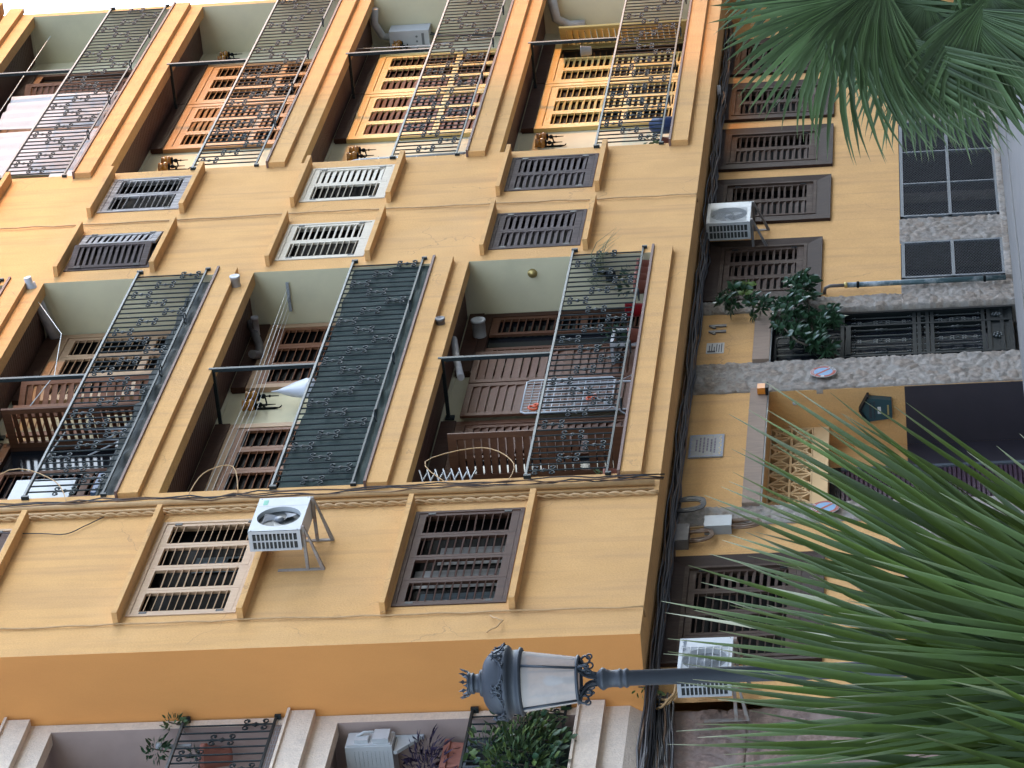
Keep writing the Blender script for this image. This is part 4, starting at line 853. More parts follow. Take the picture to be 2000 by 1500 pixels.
# ------------------------------------------------------------------ pipes and vents
tag(MB().tube([(39.93, 15.86, 12.60), (39.93, 15.95, 12.585), (39.93, 15.951, 12.58), (39.93, 16.75, 12.36)], [.05, .05, .072, .072], 12).build('drain_pipe', M['grey_pipe']), 'grey drain pipe poking out over the upper centre balcony', 'pipe')
def vent(label, x, y, z, r=.062, m='grey_pipe', ln=.16): tag(MB().lathe((x, y, z), [(r,.0), (r,ln), (r*1.1,ln), (r*1.1,ln+.03), (r,ln+.032), (r*.9,ln+.03), (0,ln+.02)], 14, 0, (0,-1,0)).build('flue_outlet', [M[m]]), label, 'vent')
vent('round flue outlet through the beam right of the washing lines', 39.62, 16.05, 9.82); vent('dark round flue outlet through the beam over the lowest centre balcony', 38.05, 16.05, 7.0, .055, 'box_dark', .1)
vent('round white capped flue in the corner of the lowest centre balcony', 39.3, 16.72, 6.72, .085, 'white_old', .2)
tag(MB().tube([(38.5, 16.45, 6.93), (38.3, 16.32, 6.90), (37.7, 16.32, 6.80), (37.12, 16.32, 6.68)], .045, 10).build('bent_pipe', M['grey_pipe']), 'pale bent pipe beside the post of the lowest centre balcony', 'pipe')
tag(MB().tube([(39.7, 16.55, 9.72), (39.3, 16.7, 9.55), (39.0, 16.72, 9.5), (38.8, 16.6, 9.55)], .055, 10).build('flexible_duct', M['box_dark']), 'dark flexible duct under the ceiling above the washing lines', 'duct')
vent('short grey pipe end beside the flexible duct', 39.55, 16.66, 9.62, .045, 'grey_pipe', .22)
def smooth_path(q, n=6):
    P_ = [Vector(p) for p in q]; out = []
    for k in range(len(P_)-1):
        a, b, c, e = P_[max(k-1,0)], P_[k], P_[k+1], P_[min(k+2, len(P_)-1)]
        for t in [i/n for i in range(n)]: out.append(.5*((2*b)+(c-a)*t+(2*a-5*b+4*c-e)*t*t+(3*b-a-3*c+e)*t**3))
    return out+[P_[-1]]
def cable(label, pts, r, m, cat='cable', name='cable', jit=0.0, group=None):
    P_ = []
    for i in range(len(pts)-1):
        a, b = Vector(pts[i]), Vector(pts[i+1]); n = max(2, int((b-a).length/.25))
        for k in range(n): P_.append(a.lerp(b, k/n)+Vector((random.uniform(-jit, jit), -abs(random.uniform(0, jit)) if jit else 0, random.uniform(-jit, jit)*.3)))
    P_.append(Vector(pts[-1])); P_ = smooth_path(P_, 4) if len(P_) < 30 else P_; return tag(MB().tube(P_, r, 5).build(name, M[m]), label, cat, group)
tag(MB().tube([(33.25, YF-.035, 4.1), (33.27, YF-.03, 8), (33.25, YF-.03, 12), (33.25, YF-.03, 16)], .032, 8).build('wall_pipe', M['tan_pipe']), 'tan pipe running up the wall just left of the centre balconies', 'pipe')
tag(MB().tube([(33.12, YF-.02, 4.1), (33.12, YF-.02, 16)], .018, 6).build('wall_pipe', M['tan_pipe']), 'thin tan pipe running up the wall left of the thicker tan pipe', 'pipe')
for i, (dx, m_) in enumerate(((.10, 'cable_black'), (.15, 'cable_brown'), (.19, 'cable_black'), (.06, 'cable_brown'))):
    cable(['black cable strung loosely up the wall beside the tan pipes', 'brown cable strung loosely up the wall beside the tan pipes', 'outer black cable strung up the wall along the centre bay', 'brown cable looping across the tan pipes'][i], [(33.25+dx*.8, YF-.04, 4.0), (33.2+dx, YF-.05, 6), (33.22+dx*.7, YF-.05, 8.5), (33.25+dx*.5, YF-.05, 11), (33.2+dx, YF-.05, 16)], .008, m_, jit=.035, group='cables by the centre bay')
# twisted cable
tw = MB(); 
for ph in (0, math.pi): tw.tube([(33.02+.015*math.cos(z*22+ph), YF-.03+.015*math.sin(z*22+ph), z) for z in [4.05+.035*i for i in range(340)]], .0145, 5)
tag(tw.build('twisted_cable', M['tan_pipe']), 'twisted tan cable running up the wall beside the tall window column', 'cable')
cable('thin tan cable down the wall left of the large shutters', [(30.40, YF+.1, 4.04), (30.40, YF-.015, 4.05), (30.43, YF-.012, 5.6), (30.45, YF-.012, 8), (30.46, YF-.012, 12), (30.45, YF-.012, 16)], .010, 'tan_pipe', jit=.012)
cable('thin tan cable down the wall between the two columns of small windows', [(41.97, YF+.1, 4.04), (41.97, YF-.015, 4.05), (42.02, YF-.012, 6.7), (42.06, YF-.012, 8.9), (42.05, YF-.012, 12), (42.05, YF-.012, 16)], .011, 'tan_pipe', jit=.014)
cable('short curl of loose cable on the wall by the lower tall window', [(30.35, YF-.012, 5.6), (30.2, YF-.05, 5.52), (30.15, YF-.05, 5.45), (30.02, YF-.05, 5.5), (29.98, YF-.02, 5.6)], .008, 'tan_pipe', jit=.01)
cable('black lead looping from the wall to the small grey sensor', [(33.0, YF-.02, 10.15), (32.6, YF-.02, 10.5), (32.75, YF-.02, 11.6)], .006, 'cable_black', jit=.01)
# cable bundle under the overhang
for i in range(22):
    x0_, x1_ = (26.0, 51.0); y_ = random.uniform(16.5, 16.77); z_ = random.uniform(3.95, 4.035); mm = 'cable_black' if i % 4 else 'cable_brown'
    pts = [(x0_+(x1_-x0_)*k/60, y_+random.uniform(-.03, .02), z_-abs(random.gauss(0, .024))) for k in range(61)]
    tag(MB().tube(pts, random.choice((.010, .014, .018)) if i % 4 else .010, 5).build('cable', M[mm]), 'black cable in the sagging bundle under the overhang' if i % 4 else 'brown cable in the sagging bundle under the overhang', 'cable', 'cables bundled under the overhang')
for i in range(16):
    yb_ = 16.84-.02*i if i < 8 else 16.72-.008*i; zz = 4.0-.022*i
    pts = [(29.85-.22*k+random.uniform(-.02,.02), 16.70+random.uniform(-.05, .03), 4.0-.025*(i % 10)-.012*k*(.5+.06*i)+random.uniform(-.012, .012)) for k in range(12)]
    tag(MB().tube(pts, random.choice((.011, .014)), 5).build('cable', M['cable_black'] if i % 6 else M['cable_brown']), 'black cable fanning along the top of the stone wall of the pink house' if i % 6 else 'brown cable fanning along the top of the stone wall of the pink house', 'cable', 'cables along the pink house')
for i in range(3): cable('tan cable looping under the white air conditioner by the lamp post', [(29.6+.1*i, 16.72, 3.95), (29.45+.06*i, 16.6, 3.85-.05*i), (29.6+.05*i, 16.55, 3.74-.04*i), (29.75, 16.5, 3.72)], .012, 'tan_pipe', jit=.01, group='tan cables by the lamp post')
def coil(label, x, z0, z1, w, n, m='cable_brown', y=YG-.05):
    mb = MB()
    for i in range(n):
        a = w*random.uniform(.25, .5); zz = z0+random.uniform(0, .07); o_ = random.uniform(-.03, .03)
        mb.tube(smooth_path([(x+o_+a*.8, y+random.uniform(-.03,.02), z1), (x+o_+a, y-.02, (z1+zz)/2), (x+o_+a*.7, y-.03, zz+.03), (x+o_, y-.03, zz), (x+o_-a*.7, y-.03, zz+.03), (x+o_-a, y-.02, (z1+zz)/2), (x+o_-a*.8, y+random.uniform(-.03,.02), z1)], 4), .008, 5)
    return tag(mb.build('cable_coil', M[m]), label, 'cable coil')
tag(MB().box(33.60, 33.86, YG-.11, YG, 3.33, 3.63).build('junction_box', M['box_grey']), 'pale grey junction box with a tan cable coil below it, by the stone pillar', 'junction box'); coil('tan cable coil hanging below the pale grey junction box', 33.73, 3.0, 3.34, .24, 12)
tag(MB().box(33.26, 33.66, YG-.12, YG, 3.79, 4.0).build('junction_box', M['box_dark']), 'dirty dark junction box tucked under the overhang', 'junction box'); coil('brown cable coil hanging below the dirty junction box', 33.46, 3.5, 3.80, .30, 12)
coil('black cable coil knotted at the top of the left stone pillar', 34.1, 3.62, 4.0, .4, 12, 'cable_black', YG-.12)
cable('pair of tan cables into the top of the pale junction box', [(33.7, YG-.03, 4.0), (33.72, YG-.04, 3.63)], .014, 'tan_pipe')
# teal downpipe by the entrance
T = thing('downpipe', 'teal painted downpipe with pale scuffs right of the entrance', 'pipe', (40.36, YG-.09, .1))
MB().tube([(40.36, YG-.09, .1), (40.36, YG-.09, 2.1)], .034, 12).build('pipe', M['teal_pipe'], T); MB().tube([(40.36, YG-.09, 2.1), (40.36, YG-.09, 2.14)], .037, 12).build('collar', M['brass'], T)
MB().tube([(40.36, YG-.09, 2.14), (40.36, YG-.09, 2.32), (40.35, YG-.07, 2.38), (40.32, YG-.0, 2.40)], .022, 10).build('elbow', M['box_dark'], T)
for zz in (.35, 1.95): MB().lathe((40.36, YG-.09, zz), [(.036,0), (.044,.004), (.044,.03), (.036,.034)], 12).build('clamp', M['black_iron'], T)
# ------------------------------------------------------------------ signs and small fittings
def no_parking(label, x, z):
    y = YG-.075; r = .158
    T = thing('no_parking_sign', label, 'sign', (x, y, z-r), 'no parking signs on the stone pillars')
    d = MB(); d.lathe((x, y, z), [(0,-.0), (r,0), (r,.006), (0,.006)], 40, 0, (0,-1,0), sm=False); d.build('disc', M['paper'], T)
    rg = MB(); n = 48; yy = y-.0075
    rg.add([(x+rr*math.cos(2*math.pi*i/n), yy, z+rr*math.sin(2*math.pi*i/n)) for rr in (r*.97, r*.72) for i in range(n)], [(i, (i+1)%n, n+(i+1)%n, n+i) for i in range(n)]); rg.build('red_ring', M['red'], T)
    bl = MB(); bl.disc((x, yy, z), (0,-1,0), r*.72, 40); bl.build('blue_field', M['blue'], T)
    sl = MB(); a = R(135); u = Vector((math.cos(a), 0, math.sin(a))); w = Vector((-u.z, 0, u.x)); c = Vector((x, yy-.0012, z)); sl.quad(*[c+u*i*r*.74+w*j*.017 for i, j in ((-1,-1), (1,-1), (1,1), (-1,1))]); sl.build('slash', M['red'], T)
    wt = MB()
    for k in range(6):
        a = R(62+14*k); u = Vector((math.cos(a), 0, math.sin(a))); w = Vector((-u.z, 0, u.x)); c = Vector((x, yy-.0012, z)); wt.quad(*[c+u*(r*.845+i*r*.09)+w*j*.0065 for i, j in ((-1,-1), (1,-1), (1,1), (-1,1))])
    wt.build('white_lettering', M['paper'], T)
    for a0, a1 in ((-78, -30), (168, 186)):
        wt = MB(); n = 8; wt.add([(x+rr*math.cos(R(a0+(a1-a0)*i/n)), yy-.0014, z+rr*math.sin(R(a0+(a1-a0)*i/n))) for rr in (r*.98, r*.70) for i in range(n+1)], [(i, i+1, n+2+i, n+1+i) for i in range(n)]); wt.build('white_patch', M['paper'], T)
    ik = MB(); vs, fs = textmesh('858', .055, .0005); a = R(36)
    ik.add([(x+r*.83*math.cos(R(-54))+vx*math.cos(a)-vy*math.sin(a), yy-.0022-vz, z+r*.83*math.sin(R(-54))+vx*math.sin(a)+vy*math.cos(a)) for vx, vy, vz in vs], fs); ik.build('number', M['ink'], T)
no_parking('round no parking sign on the stone pillar left of the entrance', 37.70, 2.375); no_parking('round no parking sign on the stone pillar left of the garage shutter', 34.01, 2.305)
T = thing('house_number', 'dark metal house number 11 on the yellow panel over the entrance', 'house number', (39.35, YG-.01, 3.61))
for x in (39.24, 39.42):
    d = MB(); d.prism([(x-.03, YG-.02, 3.61), (x+.03, YG-.02, 3.61), (x+.028, YG-.02, 3.83), (x-.005, YG-.02, 3.83), (x-.075, YG-.02, 3.765), (x-.07, YG-.02, 3.735), (x-.022, YG-.02, 3.755)], (0, .018, 0)); d.build('digit', M['box_dark'], T)
T = thing('notice', 'small white printed notice beside the house number', 'notice', (38.74, YG-.004, 3.61)); MB().box(38.58, 38.90, YG-.006, YG-.001, 3.615, 3.835).build('sheet', M['paper'], T)
d = MB()
for i, (a, b) in enumerate(((.03,.29), (.03,.26), (.05,.28), (.03,.2), (.03,.29), (.03,.24))): d.box(38.58+a, 38.58+b, YG-.0075, YG-.0065, 3.64+.03*i, 3.652+.03*i)
d.box(38.61, 38.66, YG-.0075, YG-.0065, 3.72, 3.82); d.build('print', M['ink'], T)
T = thing('tile_plaque', 'glazed tile plaque with a painted border of scrolls over the garage', 'plaque', (35.88, YG-.01, 3.5)); d = MB()
for i in range(4):
    for j in range(3): d.box(35.575+.153*i+.0015, 35.575+.153*(i+1)-.0015, YG-.018, YG-.001, 3.505+.136*j+.0015, 3.505+.136*(j+1)-.0015)
d.build('tiles', M['tile'], T); d = MB(); rr_ = random.Random(3)
for ln in range(6):
    x = 35.68+.03*(ln % 3)
    while x < 36.06-.02*(ln % 2):
        w = rr_.uniform(.025, .08); d.box(x, x+w, YG-.0195, YG-.0185, 3.60+.043*ln, 3.618+.043*ln); x += w+.015
d.build('lettering', M['tile_ink'], T); d = MB(); dg = MB()
for i in range(22):
    for zz in (3.525, 3.893): d.sphere((35.60+.0257*i, YG-.0185, zz+.008*math.sin(i*1.7)), .008, 6, 4, sc=(1.2, .2, 1))
for i in range(14):
    for xx in (35.60, 36.16): d.sphere((xx+.008*math.sin(i*1.3), YG-.0185, 3.54+.0257*i), .008, 6, 4, sc=(1, .2, 1.2))
for i in range(12): dg.sphere((35.64+.043*i, YG-.0185, 3.545+.01*math.sin(i*2.)), .010, 6, 4, sc=(1.3, .2, 1))
d.build('painted_border', M['tile_blue'], T); dg.build('painted_flower', M['tile_gold'], T)
T = thing('mailbox', 'teal mailbox with a peaked lid on the wall inside the garage recess', 'mailbox', (37.30, 17.05, 1.56)); xw = GX1-.005
d = MB(); d.prism([(xw, 16.93, 1.57), (xw, 17.17, 1.57), (xw, 17.20, 1.86), (xw, 17.045, 1.94), (xw, 16.89, 1.86)], (-.10, 0, 0)); d.build('body', M['teal'], T)
d = MB(); d.prism([(xw, 16.86, 1.835), (xw, 17.045, 1.935), (xw, 17.23, 1.835), (xw, 17.23, 1.86), (xw, 17.045, 1.965), (xw, 16.86, 1.86)], (-.13, 0, 0)); d.build('lid', M['black_plastic'], T)
d = MB(); d.box(xw-.106, xw-.1, 16.95, 17.15, 1.81, 1.84); d.box(xw-.108, xw-.1, 16.93, 17.16, 1.77, 1.785); d.build('slot_flap', M['lamp_dark'], T)
d = MB(); d.box(xw-.103, xw-.1005, 17.01, 17.10, 1.70, 1.74); d.build('name_label', M['paper'], T); d = MB(); d.box(xw-.104, xw-.1005, 16.99, 17.12, 1.605, 1.625); d.build('emblem', M['brass'], T)
T = thing('alarm_light', 'orange alarm beacon on the timber lintel beside the stone pillar', 'alarm light', (37.22, YG-.12, 3.05)); MB().box(37.13, 37.30, YG-.16, YG-.06, 3.02, 3.055).build('base', M['black_plastic'], T); d = MB(); d.box(37.145, 37.285, YG-.15, YG-.07, 3.056, 3.15); d.build('lens', M['orange'], T)
T = thing('sensor', 'small grey sensor box on the wall beside the tan pipes', 'sensor', (32.7, YF-.03, 11.6)); MB().box(32.66, 32.74, YF-.05, YF, 11.56, 11.66).build('case', M['gal'], T)
tag(MB().sphere((37.33, 16.95, 2.72), .03, 10, 6, 0, (.4,1,1)).build('sensor', M['white']), 'small round white sensor high on the garage recess wall', 'sensor')
tag(MB().lathe((47.5, 16.5, 4.03), [(.0,-.05), (.09,-.045), (.10,0)], 16).build('ceiling_light', M['white']), 'round white light under the overhang near the palm', 'ceiling light')
# ------------------------------------------------------------------ shade cloths on railings
def cloth(label, x0, x1, z0, z1, y, m, amp=.015, sag=.03, seed=0, group=None):
    nx, nz_ = int((x1-x0)/.06), 14; vs = []
    for j in range(nz_+1):
        for i in range(nx+1):
            u, v = i/nx, j/nz_; x = x0+(x1-x0)*u; z = z0+(z1-z0)*v
            z += (-sag*abs(math.sin(u*math.pi*7+seed)) if j == nz_ else 0)+(sag*.8*noise.noise(Vector((x*3, seed, 0))) if j == 0 else 0)
            vs.append((x, y+amp*noise.noise(Vector((x*4, z*2.2, seed)))*2+amp*.8*math.sin(x*9+3*noise.noise(Vector((x, z*3, seed))))*(1-v*.6), z))
    fs = [(j*(nx+1)+i, j*(nx+1)+i+1, (j+1)*(nx+1)+i+1, (j+1)*(nx+1)+i) for j in range(nz_) for i in range(nx)]
    mb = MB(); mb.add(vs, fs, 0, True); o = mb.build('shade_cloth', M[m]); tag(o, label, 'shade cloth', group)
    so = o.modifiers.new('t', 'SOLIDIFY'); so.thickness = .004; return o
cloth('dark green shade cloth lining the railing of the middle centre balcony', 33.63, 40.16, 7.33, 8.355, YF+.03, 'shade', seed=1)
cloth('grey green shade cloth hanging low behind the upper centre railing', 33.65, 40.0, 10.14, 10.46, YF+.07, 'shade2', .03, .06, seed=4)
cloth('green shade cloth across the lower pink balcony', 24.6, 29.5, 4.74, 5.45, YG+.05, 'shade', .02, .03, seed=6)
# ------------------------------------------------------------------ things on the balconies
T = thing('drying_rack', 'folded white wire drying rack leaning against the lowest centre railing', 'drying rack', (36.55, 16.35, 4.55))
d = MB()
def fr_rack(x0, x1, z0, z1, y): d.tube([(x0+.05, y, z1), (x1-.05, y, z1), (x1, y, z1-.05), (x1, y, z0+.05), (x1-.05, y, z0), (x0+.05, y, z0), (x0, y, z0+.05), (x0, y, z1-.05), (x0+.05, y, z1)], .011, 6)
fr_rack(36.02, 36.95, 4.80, 5.86, 16.33); fr_rack(36.1, 36.9, 4.55, 5.6, 16.37); d.build('frame', M['wire_white'], T); d = MB()
for i in range(1, 12): x = 36.02+.93*i/12; d.tube([(x, 16.33, 4.80), (x, 16.33, 5.86)], .004, 4, caps=False)
for i in range(1, 12): z = 4.80+1.06*i/12; d.tube([(36.02, 16.335, z), (36.95, 16.335, z)], .004 if i % 4 else .008, 4, caps=False)
d.tube([(36.2, 16.4, 5.4), (37.15, 16.4, 4.62)], .009, 5); d.tube([(36.0, 16.4, 4.6), (36.9, 16.4, 5.3)], .009, 5); d.build('wires', M['wire_white'], T)
for i, (x, z) in enumerate(((36.12, 5.72), (36.3, 5.05))):
    d = MB(); d.ring((x, 16.31, z), (0,1,.2), .05, .014, 14, 6); d.ring((x+.05, 16.30, z-.03), (0,1,-.3), .035, .012, 14, 6); tag(d.build('hanger', M['peg']), ['orange plastic hanger hooked on the top of the drying rack', 'orange plastic hanger hooked low on the drying rack'][i], 'hanger')
def pot(label, x, y, z, r, h, m='terracotta', leafm=None, n=40, lr=.2, lz=.25, ls=.09, group=None, plant=True):
    T = thing('plant_pot', label, 'plant pot', (x, y, z), group)
    MB().lathe((x, y, z), [(0,0), (r*.72,0), (r*.95,h*.82), (r*1.08,h*.82), (r*1.08,h), (r*.95,h), (r*.9,h*.9), (0,h*.9)], 16).build('pot', M[m], T)
    if leafm:
        lf = MB(); rr = random.Random(int(x*97+z*31))
        for i in range(n):
            a = rr.uniform(0, 2*math.pi); e = rr.uniform(.1, 1.4); l = rr.uniform(.6, 1)*ls*2
            leaf_add(lf, Vector((x, y, z+h*.9))+Vector((math.cos(a)*rr.uniform(0, lr), math.sin(a)*rr.uniform(0, lr)*.7, rr.uniform(0, lz))), Vector((math.cos(a)*math.cos(e), math.sin(a)*math.cos(e), math.sin(e))), l, l*.3, rr)
        lf.build('foliage', M[leafm], T)
    return T
def leaf_add(mb, p, d, l, w, rr, droop=.25, mi=0):
    d = d.normalized(); s = d.cross(Vector((rr.uniform(-.4,.4), rr.uniform(-.4,.4), 1))); s = s.normalized() if s.length > 1e-3 else Vector((1,0,0)); n = s.cross(d)
    q = [p, p+d*l*.33+s*w*.5-n*.04*l, p+d*l*.7+s*w*.42-Vector((0,0,droop*l*.3)), p+d*l-Vector((0,0,droop*l*.6)), p+d*l*.7-s*w*.42-Vector((0,0,droop*l*.3)), p+d*l*.33-s*w*.5-n*.04*l, p+d*l*.5+n*.05*l]
    mb.add(q, [(0,1,6), (1,2,6), (2,3,6), (3,4,6), (4,5,6), (5,0,6)], mi, True)
pz = BASE[0]+.03
for i, x in enumerate((39.95, 39.72, 39.50, 39.28)): pot(['terracotta pot nearest the right end of the lowest centre balcony', 'terracotta pot second from the right end of the lowest centre balcony', 'terracotta pot third from the right end of the lowest centre balcony', 'terracotta pot beside the red planter on the lowest centre balcony'][i], x, 16.15, pz, .10, .2, 'terracotta', 'leaf_dark' if i in (1, 3) else None, 26, .12, .2, .06, group='terracotta pots on the lowest centre balcony')
tag(MB().lathe((38.5, 16.13, pz), [(0,0), (.075,0), (.095,.25), (.10,.25), (.09,.24), (0,.22)], 16).add([], []).build('red_planter', M['redpot']), 'bright red planter on the edge of the lowest centre balcony', 'planter')
pot('terracotta pot under the ring at the middle of the lowest centre balcony', 37.75, 16.15, pz, .10, .17, 'terracotta', 'leaf_dark', 30, .16, .25, .05)
pot('terracotta pot at the left end of the lowest centre balcony', 33.78, 16.12, pz, .10, .18, 'terracotta', 'leaf_mid', 16, .1, .12, .06)
pot('dark bushy potted plant behind the red planter', 38.5, 16.45, pz, .1, .25, 'black_plastic', 'leaf_dark', 70, .2, .35, .05)
# spider plant at the right end
T = thing('spider_plant', 'dry straggly spider plant arching through the right end of the lowest centre railing', 'plant', (39.95, 16.1, 5.1)); MB().lathe((39.92, 16.25, 5.0), [(0,0), (.06,0), (.085,.12), (0,.11)], 12).build('pot', M['black_plastic'], T)
d = MB(); rr = random.Random(5)
for i in range(46):
    a = rr.uniform(0, 6.28); l = rr.uniform(.3, .75); h = rr.uniform(.05, .3); p = Vector((39.92, 16.22, 5.12)); u = Vector((math.cos(a)*.8+.15, math.sin(a)*.6-.25, 0)); pts = [p+u*l*t+Vector((0,0,h*4*t*(1-t)-.25*l*t*t)) for t in (0,.2,.45,.7,1)]; d.tube(pts, [.006,.007,.006,.004,.001], 3)
d.build('foliage', M['dryleaf'], T)
# white plastic chair behind the rail
T = thing('plastic_chair', 'white plastic garden chair behind the lowest centre railing', 'chair', (38.35, 16.55, pz)); d = MB(); d.box(38.12, 38.58, 16.4, 16.75, pz+.40, pz+.44)
d.build('seat', M['white'], T); d = MB(); d.box(38.12, 38.58, 16.72, 16.75, pz+.83, pz+.88)
for i in range(7): d.box(38.13+.065*i, 38.165+.065*i, 16.725, 16.745, pz+.44, pz+.83)
d.build('backrest', M['white'], T)
for sx in (38.14, 38.56):
    for sy in (16.42, 16.72): MB().box(sx-.02, sx+.02, sy-.02, sy+.02, pz, pz+.40).build('leg', M['white'], T)
# scissor bracket and loose cables
T = thing('scissor_bracket', 'folding grey scissor bracket at the left end of the lowest centre balcony', 'bracket', (33.75, 16.3, 6.2)); d = MB()
for i in range(7):
    z = 6.18+.09*i
    for s in (-1, 1): d.tube([(33.62, 16.12+.01*s, z+.05*s), (34.12, 16.12+.01*s, z-.05*s+.03)], .011, 5)
d.build('lattice', M['fan_grey'], T)
for i, q in enumerate(([(33.4, 15.97, 6.35), (34.0, 15.95, 6.7), (34.35, 15.97, 6.1), (33.9, 15.97, 5.7), (33.3, 15.97, 5.75)], [(33.3, 15.97, 9.3), (33.9, 15.93, 9.2), (34.1, 15.95, 8.9), (33.3, 15.96, 8.7)], [(33.3, 15.96, 11.9), (34.2, 15.92, 11.5), (33.9, 15.95, 10.9), (33.2, 15.96, 10.6)])):
    P_ = [Vector(p) for p in q]; pts = []
    for k in range(len(P_)-1):
        a, b, c, e = P_[max(k-1,0)], P_[k], P_[k+1], P_[min(k+2, len(P_)-1)]
        for t in (0,.2,.4,.6,.8): pts.append(.5*((2*b)+(c-a)*t+(2*a-5*b+4*c-e)*t*t+(3*b-a-3*c+e)*t**3))
    tag(MB().tube(pts, .0062, 5).build('loose_cable', M['tan_pipe']), ['loose tan cable looping past the scissor bracket', 'loose tan cable looping past the middle centre railing', 'loose tan cable looping past the upper centre railing'][i], 'cable')
# washing lines and bracket
T = thing('line_bracket', 'pale wall bracket holding the washing lines of the middle centre balcony', 'bracket', (40.0, 16.4, 9.2)); MB().box(40.01, 40.035, 16.15, 16.55, 9.22, 9.26).box(39.99, 40.01, 16.34, 16.40, 9.23, 9.26).build('bar', M['box_grey'], T)
for i in range(4): tag(MB().tube([(40.0, 16.22+.1*i, 9.24), (37, 16.24+.12*i, 9.20), (33.65, 16.22+.13*i, 9.24)], .0026, 4).build('washing_line', M['line']), 'thin pale washing line strung along the middle centre balcony', 'washing line', 'washing lines of the middle centre balcony')
# bag on the lamp
d = MB(); nb_ = 14; vs = []
for j, (w, z) in enumerate(((.012, 9.10), (.02, 9.04), (.07, 8.95), (.14, 8.82), (.19, 8.68), (.19, 8.60), (.10, 8.56))):
    for k in range(nb_): a = 2*math.pi*k/nb_; f = 1+.12*math.sin(3*a+j); vs.append((37.60+w*f*math.cos(a)+.02*j*.3, 16.60+w*.55*f*math.sin(a), z+.01*math.sin(2*a+j)))
d.add(vs, [(j*nb_+k, j*nb_+(k+1)%nb_, (j+1)*nb_+(k+1)%nb_, (j+1)*nb_+k) for j in range(6) for k in range(nb_)], 0, True); tag(d.build('carrier_bag', M['bagp']), 'white plastic carrier bag hanging from a wall lamp', 'bag')
# upper centre balcony clutter
T = thing('white_board', 'white board propped behind the left end of the upper centre railing', 'board', (34.6, 16.5, 10.6)); MB().box(34.35, 35.15, 16.50, 16.53, 11.0, 11.72).build('panel', M['white'], T); MB().box(34.4, 34.44, 16.53, 16.56, 10.15, 11.7).build('leg', M['gal'], T)
T = thing('folded_chair', 'folded metal chair behind the upper centre railing', 'chair', (36.0, 16.4, 10.13)); d = MB()
for s in (0, .3): d.tube([(35.7+s, 16.3, 10.14), (36.2+s, 16.5, 11.2)], .011, 6); d.tube([(36.2+s, 16.3, 10.14), (35.75+s, 16.5, 11.0)], .011, 6)
d.build('frame', M['box_grey'], T); MB().box(35.75, 36.4, 16.4, 16.43, 10.6, 10.66).build('seat', M['fan_grey'], T)
tag(MB().box(34.0, 34.5, 16.15, 16.45, 10.13, 10.55).box(34.05, 34.45, 16.12, 16.148, 10.2, 10.5).build('storage_crate', [mat('blue_plastic', (.03,.07,.16), rough=.5)]), 'blue plastic crate at the left end of the upper centre balcony', 'crate')
tag(MB().tube([(33.7, 16.05, 11.22), (34.6, 16.2, 11.35), (36.0, 16.3, 11.3)], .012, 5).build('metal_rod', M['gal']), 'metal rod lying across the left end of the upper centre railing', 'rod')
tag(MB().tube([(39.7, 16.1, 12.45), (38.8, 16.2, 11.95), (37.5, 16.2, 11.75), (36.6, 16.2, 11.85)], .006, 4).build('washing_line', M['line']), 'pale line sagging from the grey drain pipe', 'washing line')
# top right balcony: sheets on a line
def sheet(label, x0, x1, z0, z1, y, skew=0, m='cloth'):
    nx, nz_ = 16, 12; vs = []
    for j in range(nz_+1):
        for i in range(nx+1):
            u, v = i/nx, j/nz_; x = x0+(x1-x0)*u; z = z1-(z1-z0)*v-.04*math.sin(math.pi*u)*(1-v)
            vs.append((x+skew*v, y+.03*math.sin(u*11+v*2)*v+.02*math.sin(u*23), z))
    mb = MB(); mb.add(vs, [(j*(nx+1)+i, j*(nx+1)+i+1, (j+1)*(nx+1)+i+1, (j+1)*(nx+1)+i) for j in range(nz_) for i in range(nx)], 0, True); o = mb.build('bed_sheet', M[m]); tag(o, label, 'sheet', 'sheets drying on the top right balcony'); so = o.modifiers.new('t', 'SOLIDIFY'); so.thickness = .004
tag(MB().tube([(44.1, 16.3, 14.9), (51.5, 16.3, 14.95)], .006, 4).build('washing_line', M['line']), 'washing line carrying the sheets on the top right balcony', 'washing line')
sheet('white sheet drying at the middle of the top right balcony', 47.1, 48.55, 13.2, 14.9, 16.32); sheet('cream sheet drying left of the white sheet on the top right balcony', 45.2, 47.0, 13.0, 14.85, 16.36)
tag(MB().box(44.4, 45.1, 16.3, 16.7, 12.9, 13.5).build('cabinet', M['white']), 'low white cabinet at the left end of the top right balcony', 'cabinet')
T = thing('folded_ladder', 'folded white rail leaning at the left end of the middle right balcony', 'ladder', (44.2, 16.3, 7.33)); d = MB()
for s in (0, .16): d.tube([(44.25+s, 16.12, 7.34), (44.3+s, 16.15, 8.9), (44.34+s, 16.2, 9.12), (44.42+s, 16.3, 9.2)], .022, 8)
for i in range(6): d.tube([(44.27, 16.13, 7.55+.27*i), (44.43, 16.13, 7.55+.27*i)], .012, 6)
d.build('rails', M['white'], T)
tag(MB().lathe((49.6, 16.45, 6.05), [(0,0), (.07,0), (.085,.16), (.09,.16), (.08,.15)], 12).build('hanging_bucket', M['white_old']), 'small pale bucket hanging near the post of the lowest right hand balcony', 'bucket')
cable('cord hanging down from the ceiling beside the water heater', [(49.9, 16.3, 9.7), (49.85, 16.3, 8.6), (49.8, 16.2, 7.6)], .006, 'line', jit=.004)
pot('low green plant at the left end of the lowest right hand balcony', 44.4, 16.12, BASE[0]+.03, .09, .15, 'terracotta', 'leaf_mid', 40, .16, .2, .06)
tag(MB().lathe((45.9, 16.4, BASE[0]+.03), [(0,0), (.12,0), (.13,.35), (.05,.42), (0,.42)], 14).build('water_bottle', [mat('blue_bottle', (.025,.05,.13), rough=.3)]), 'blue water bottle standing behind the lowest right hand railing', 'bottle')
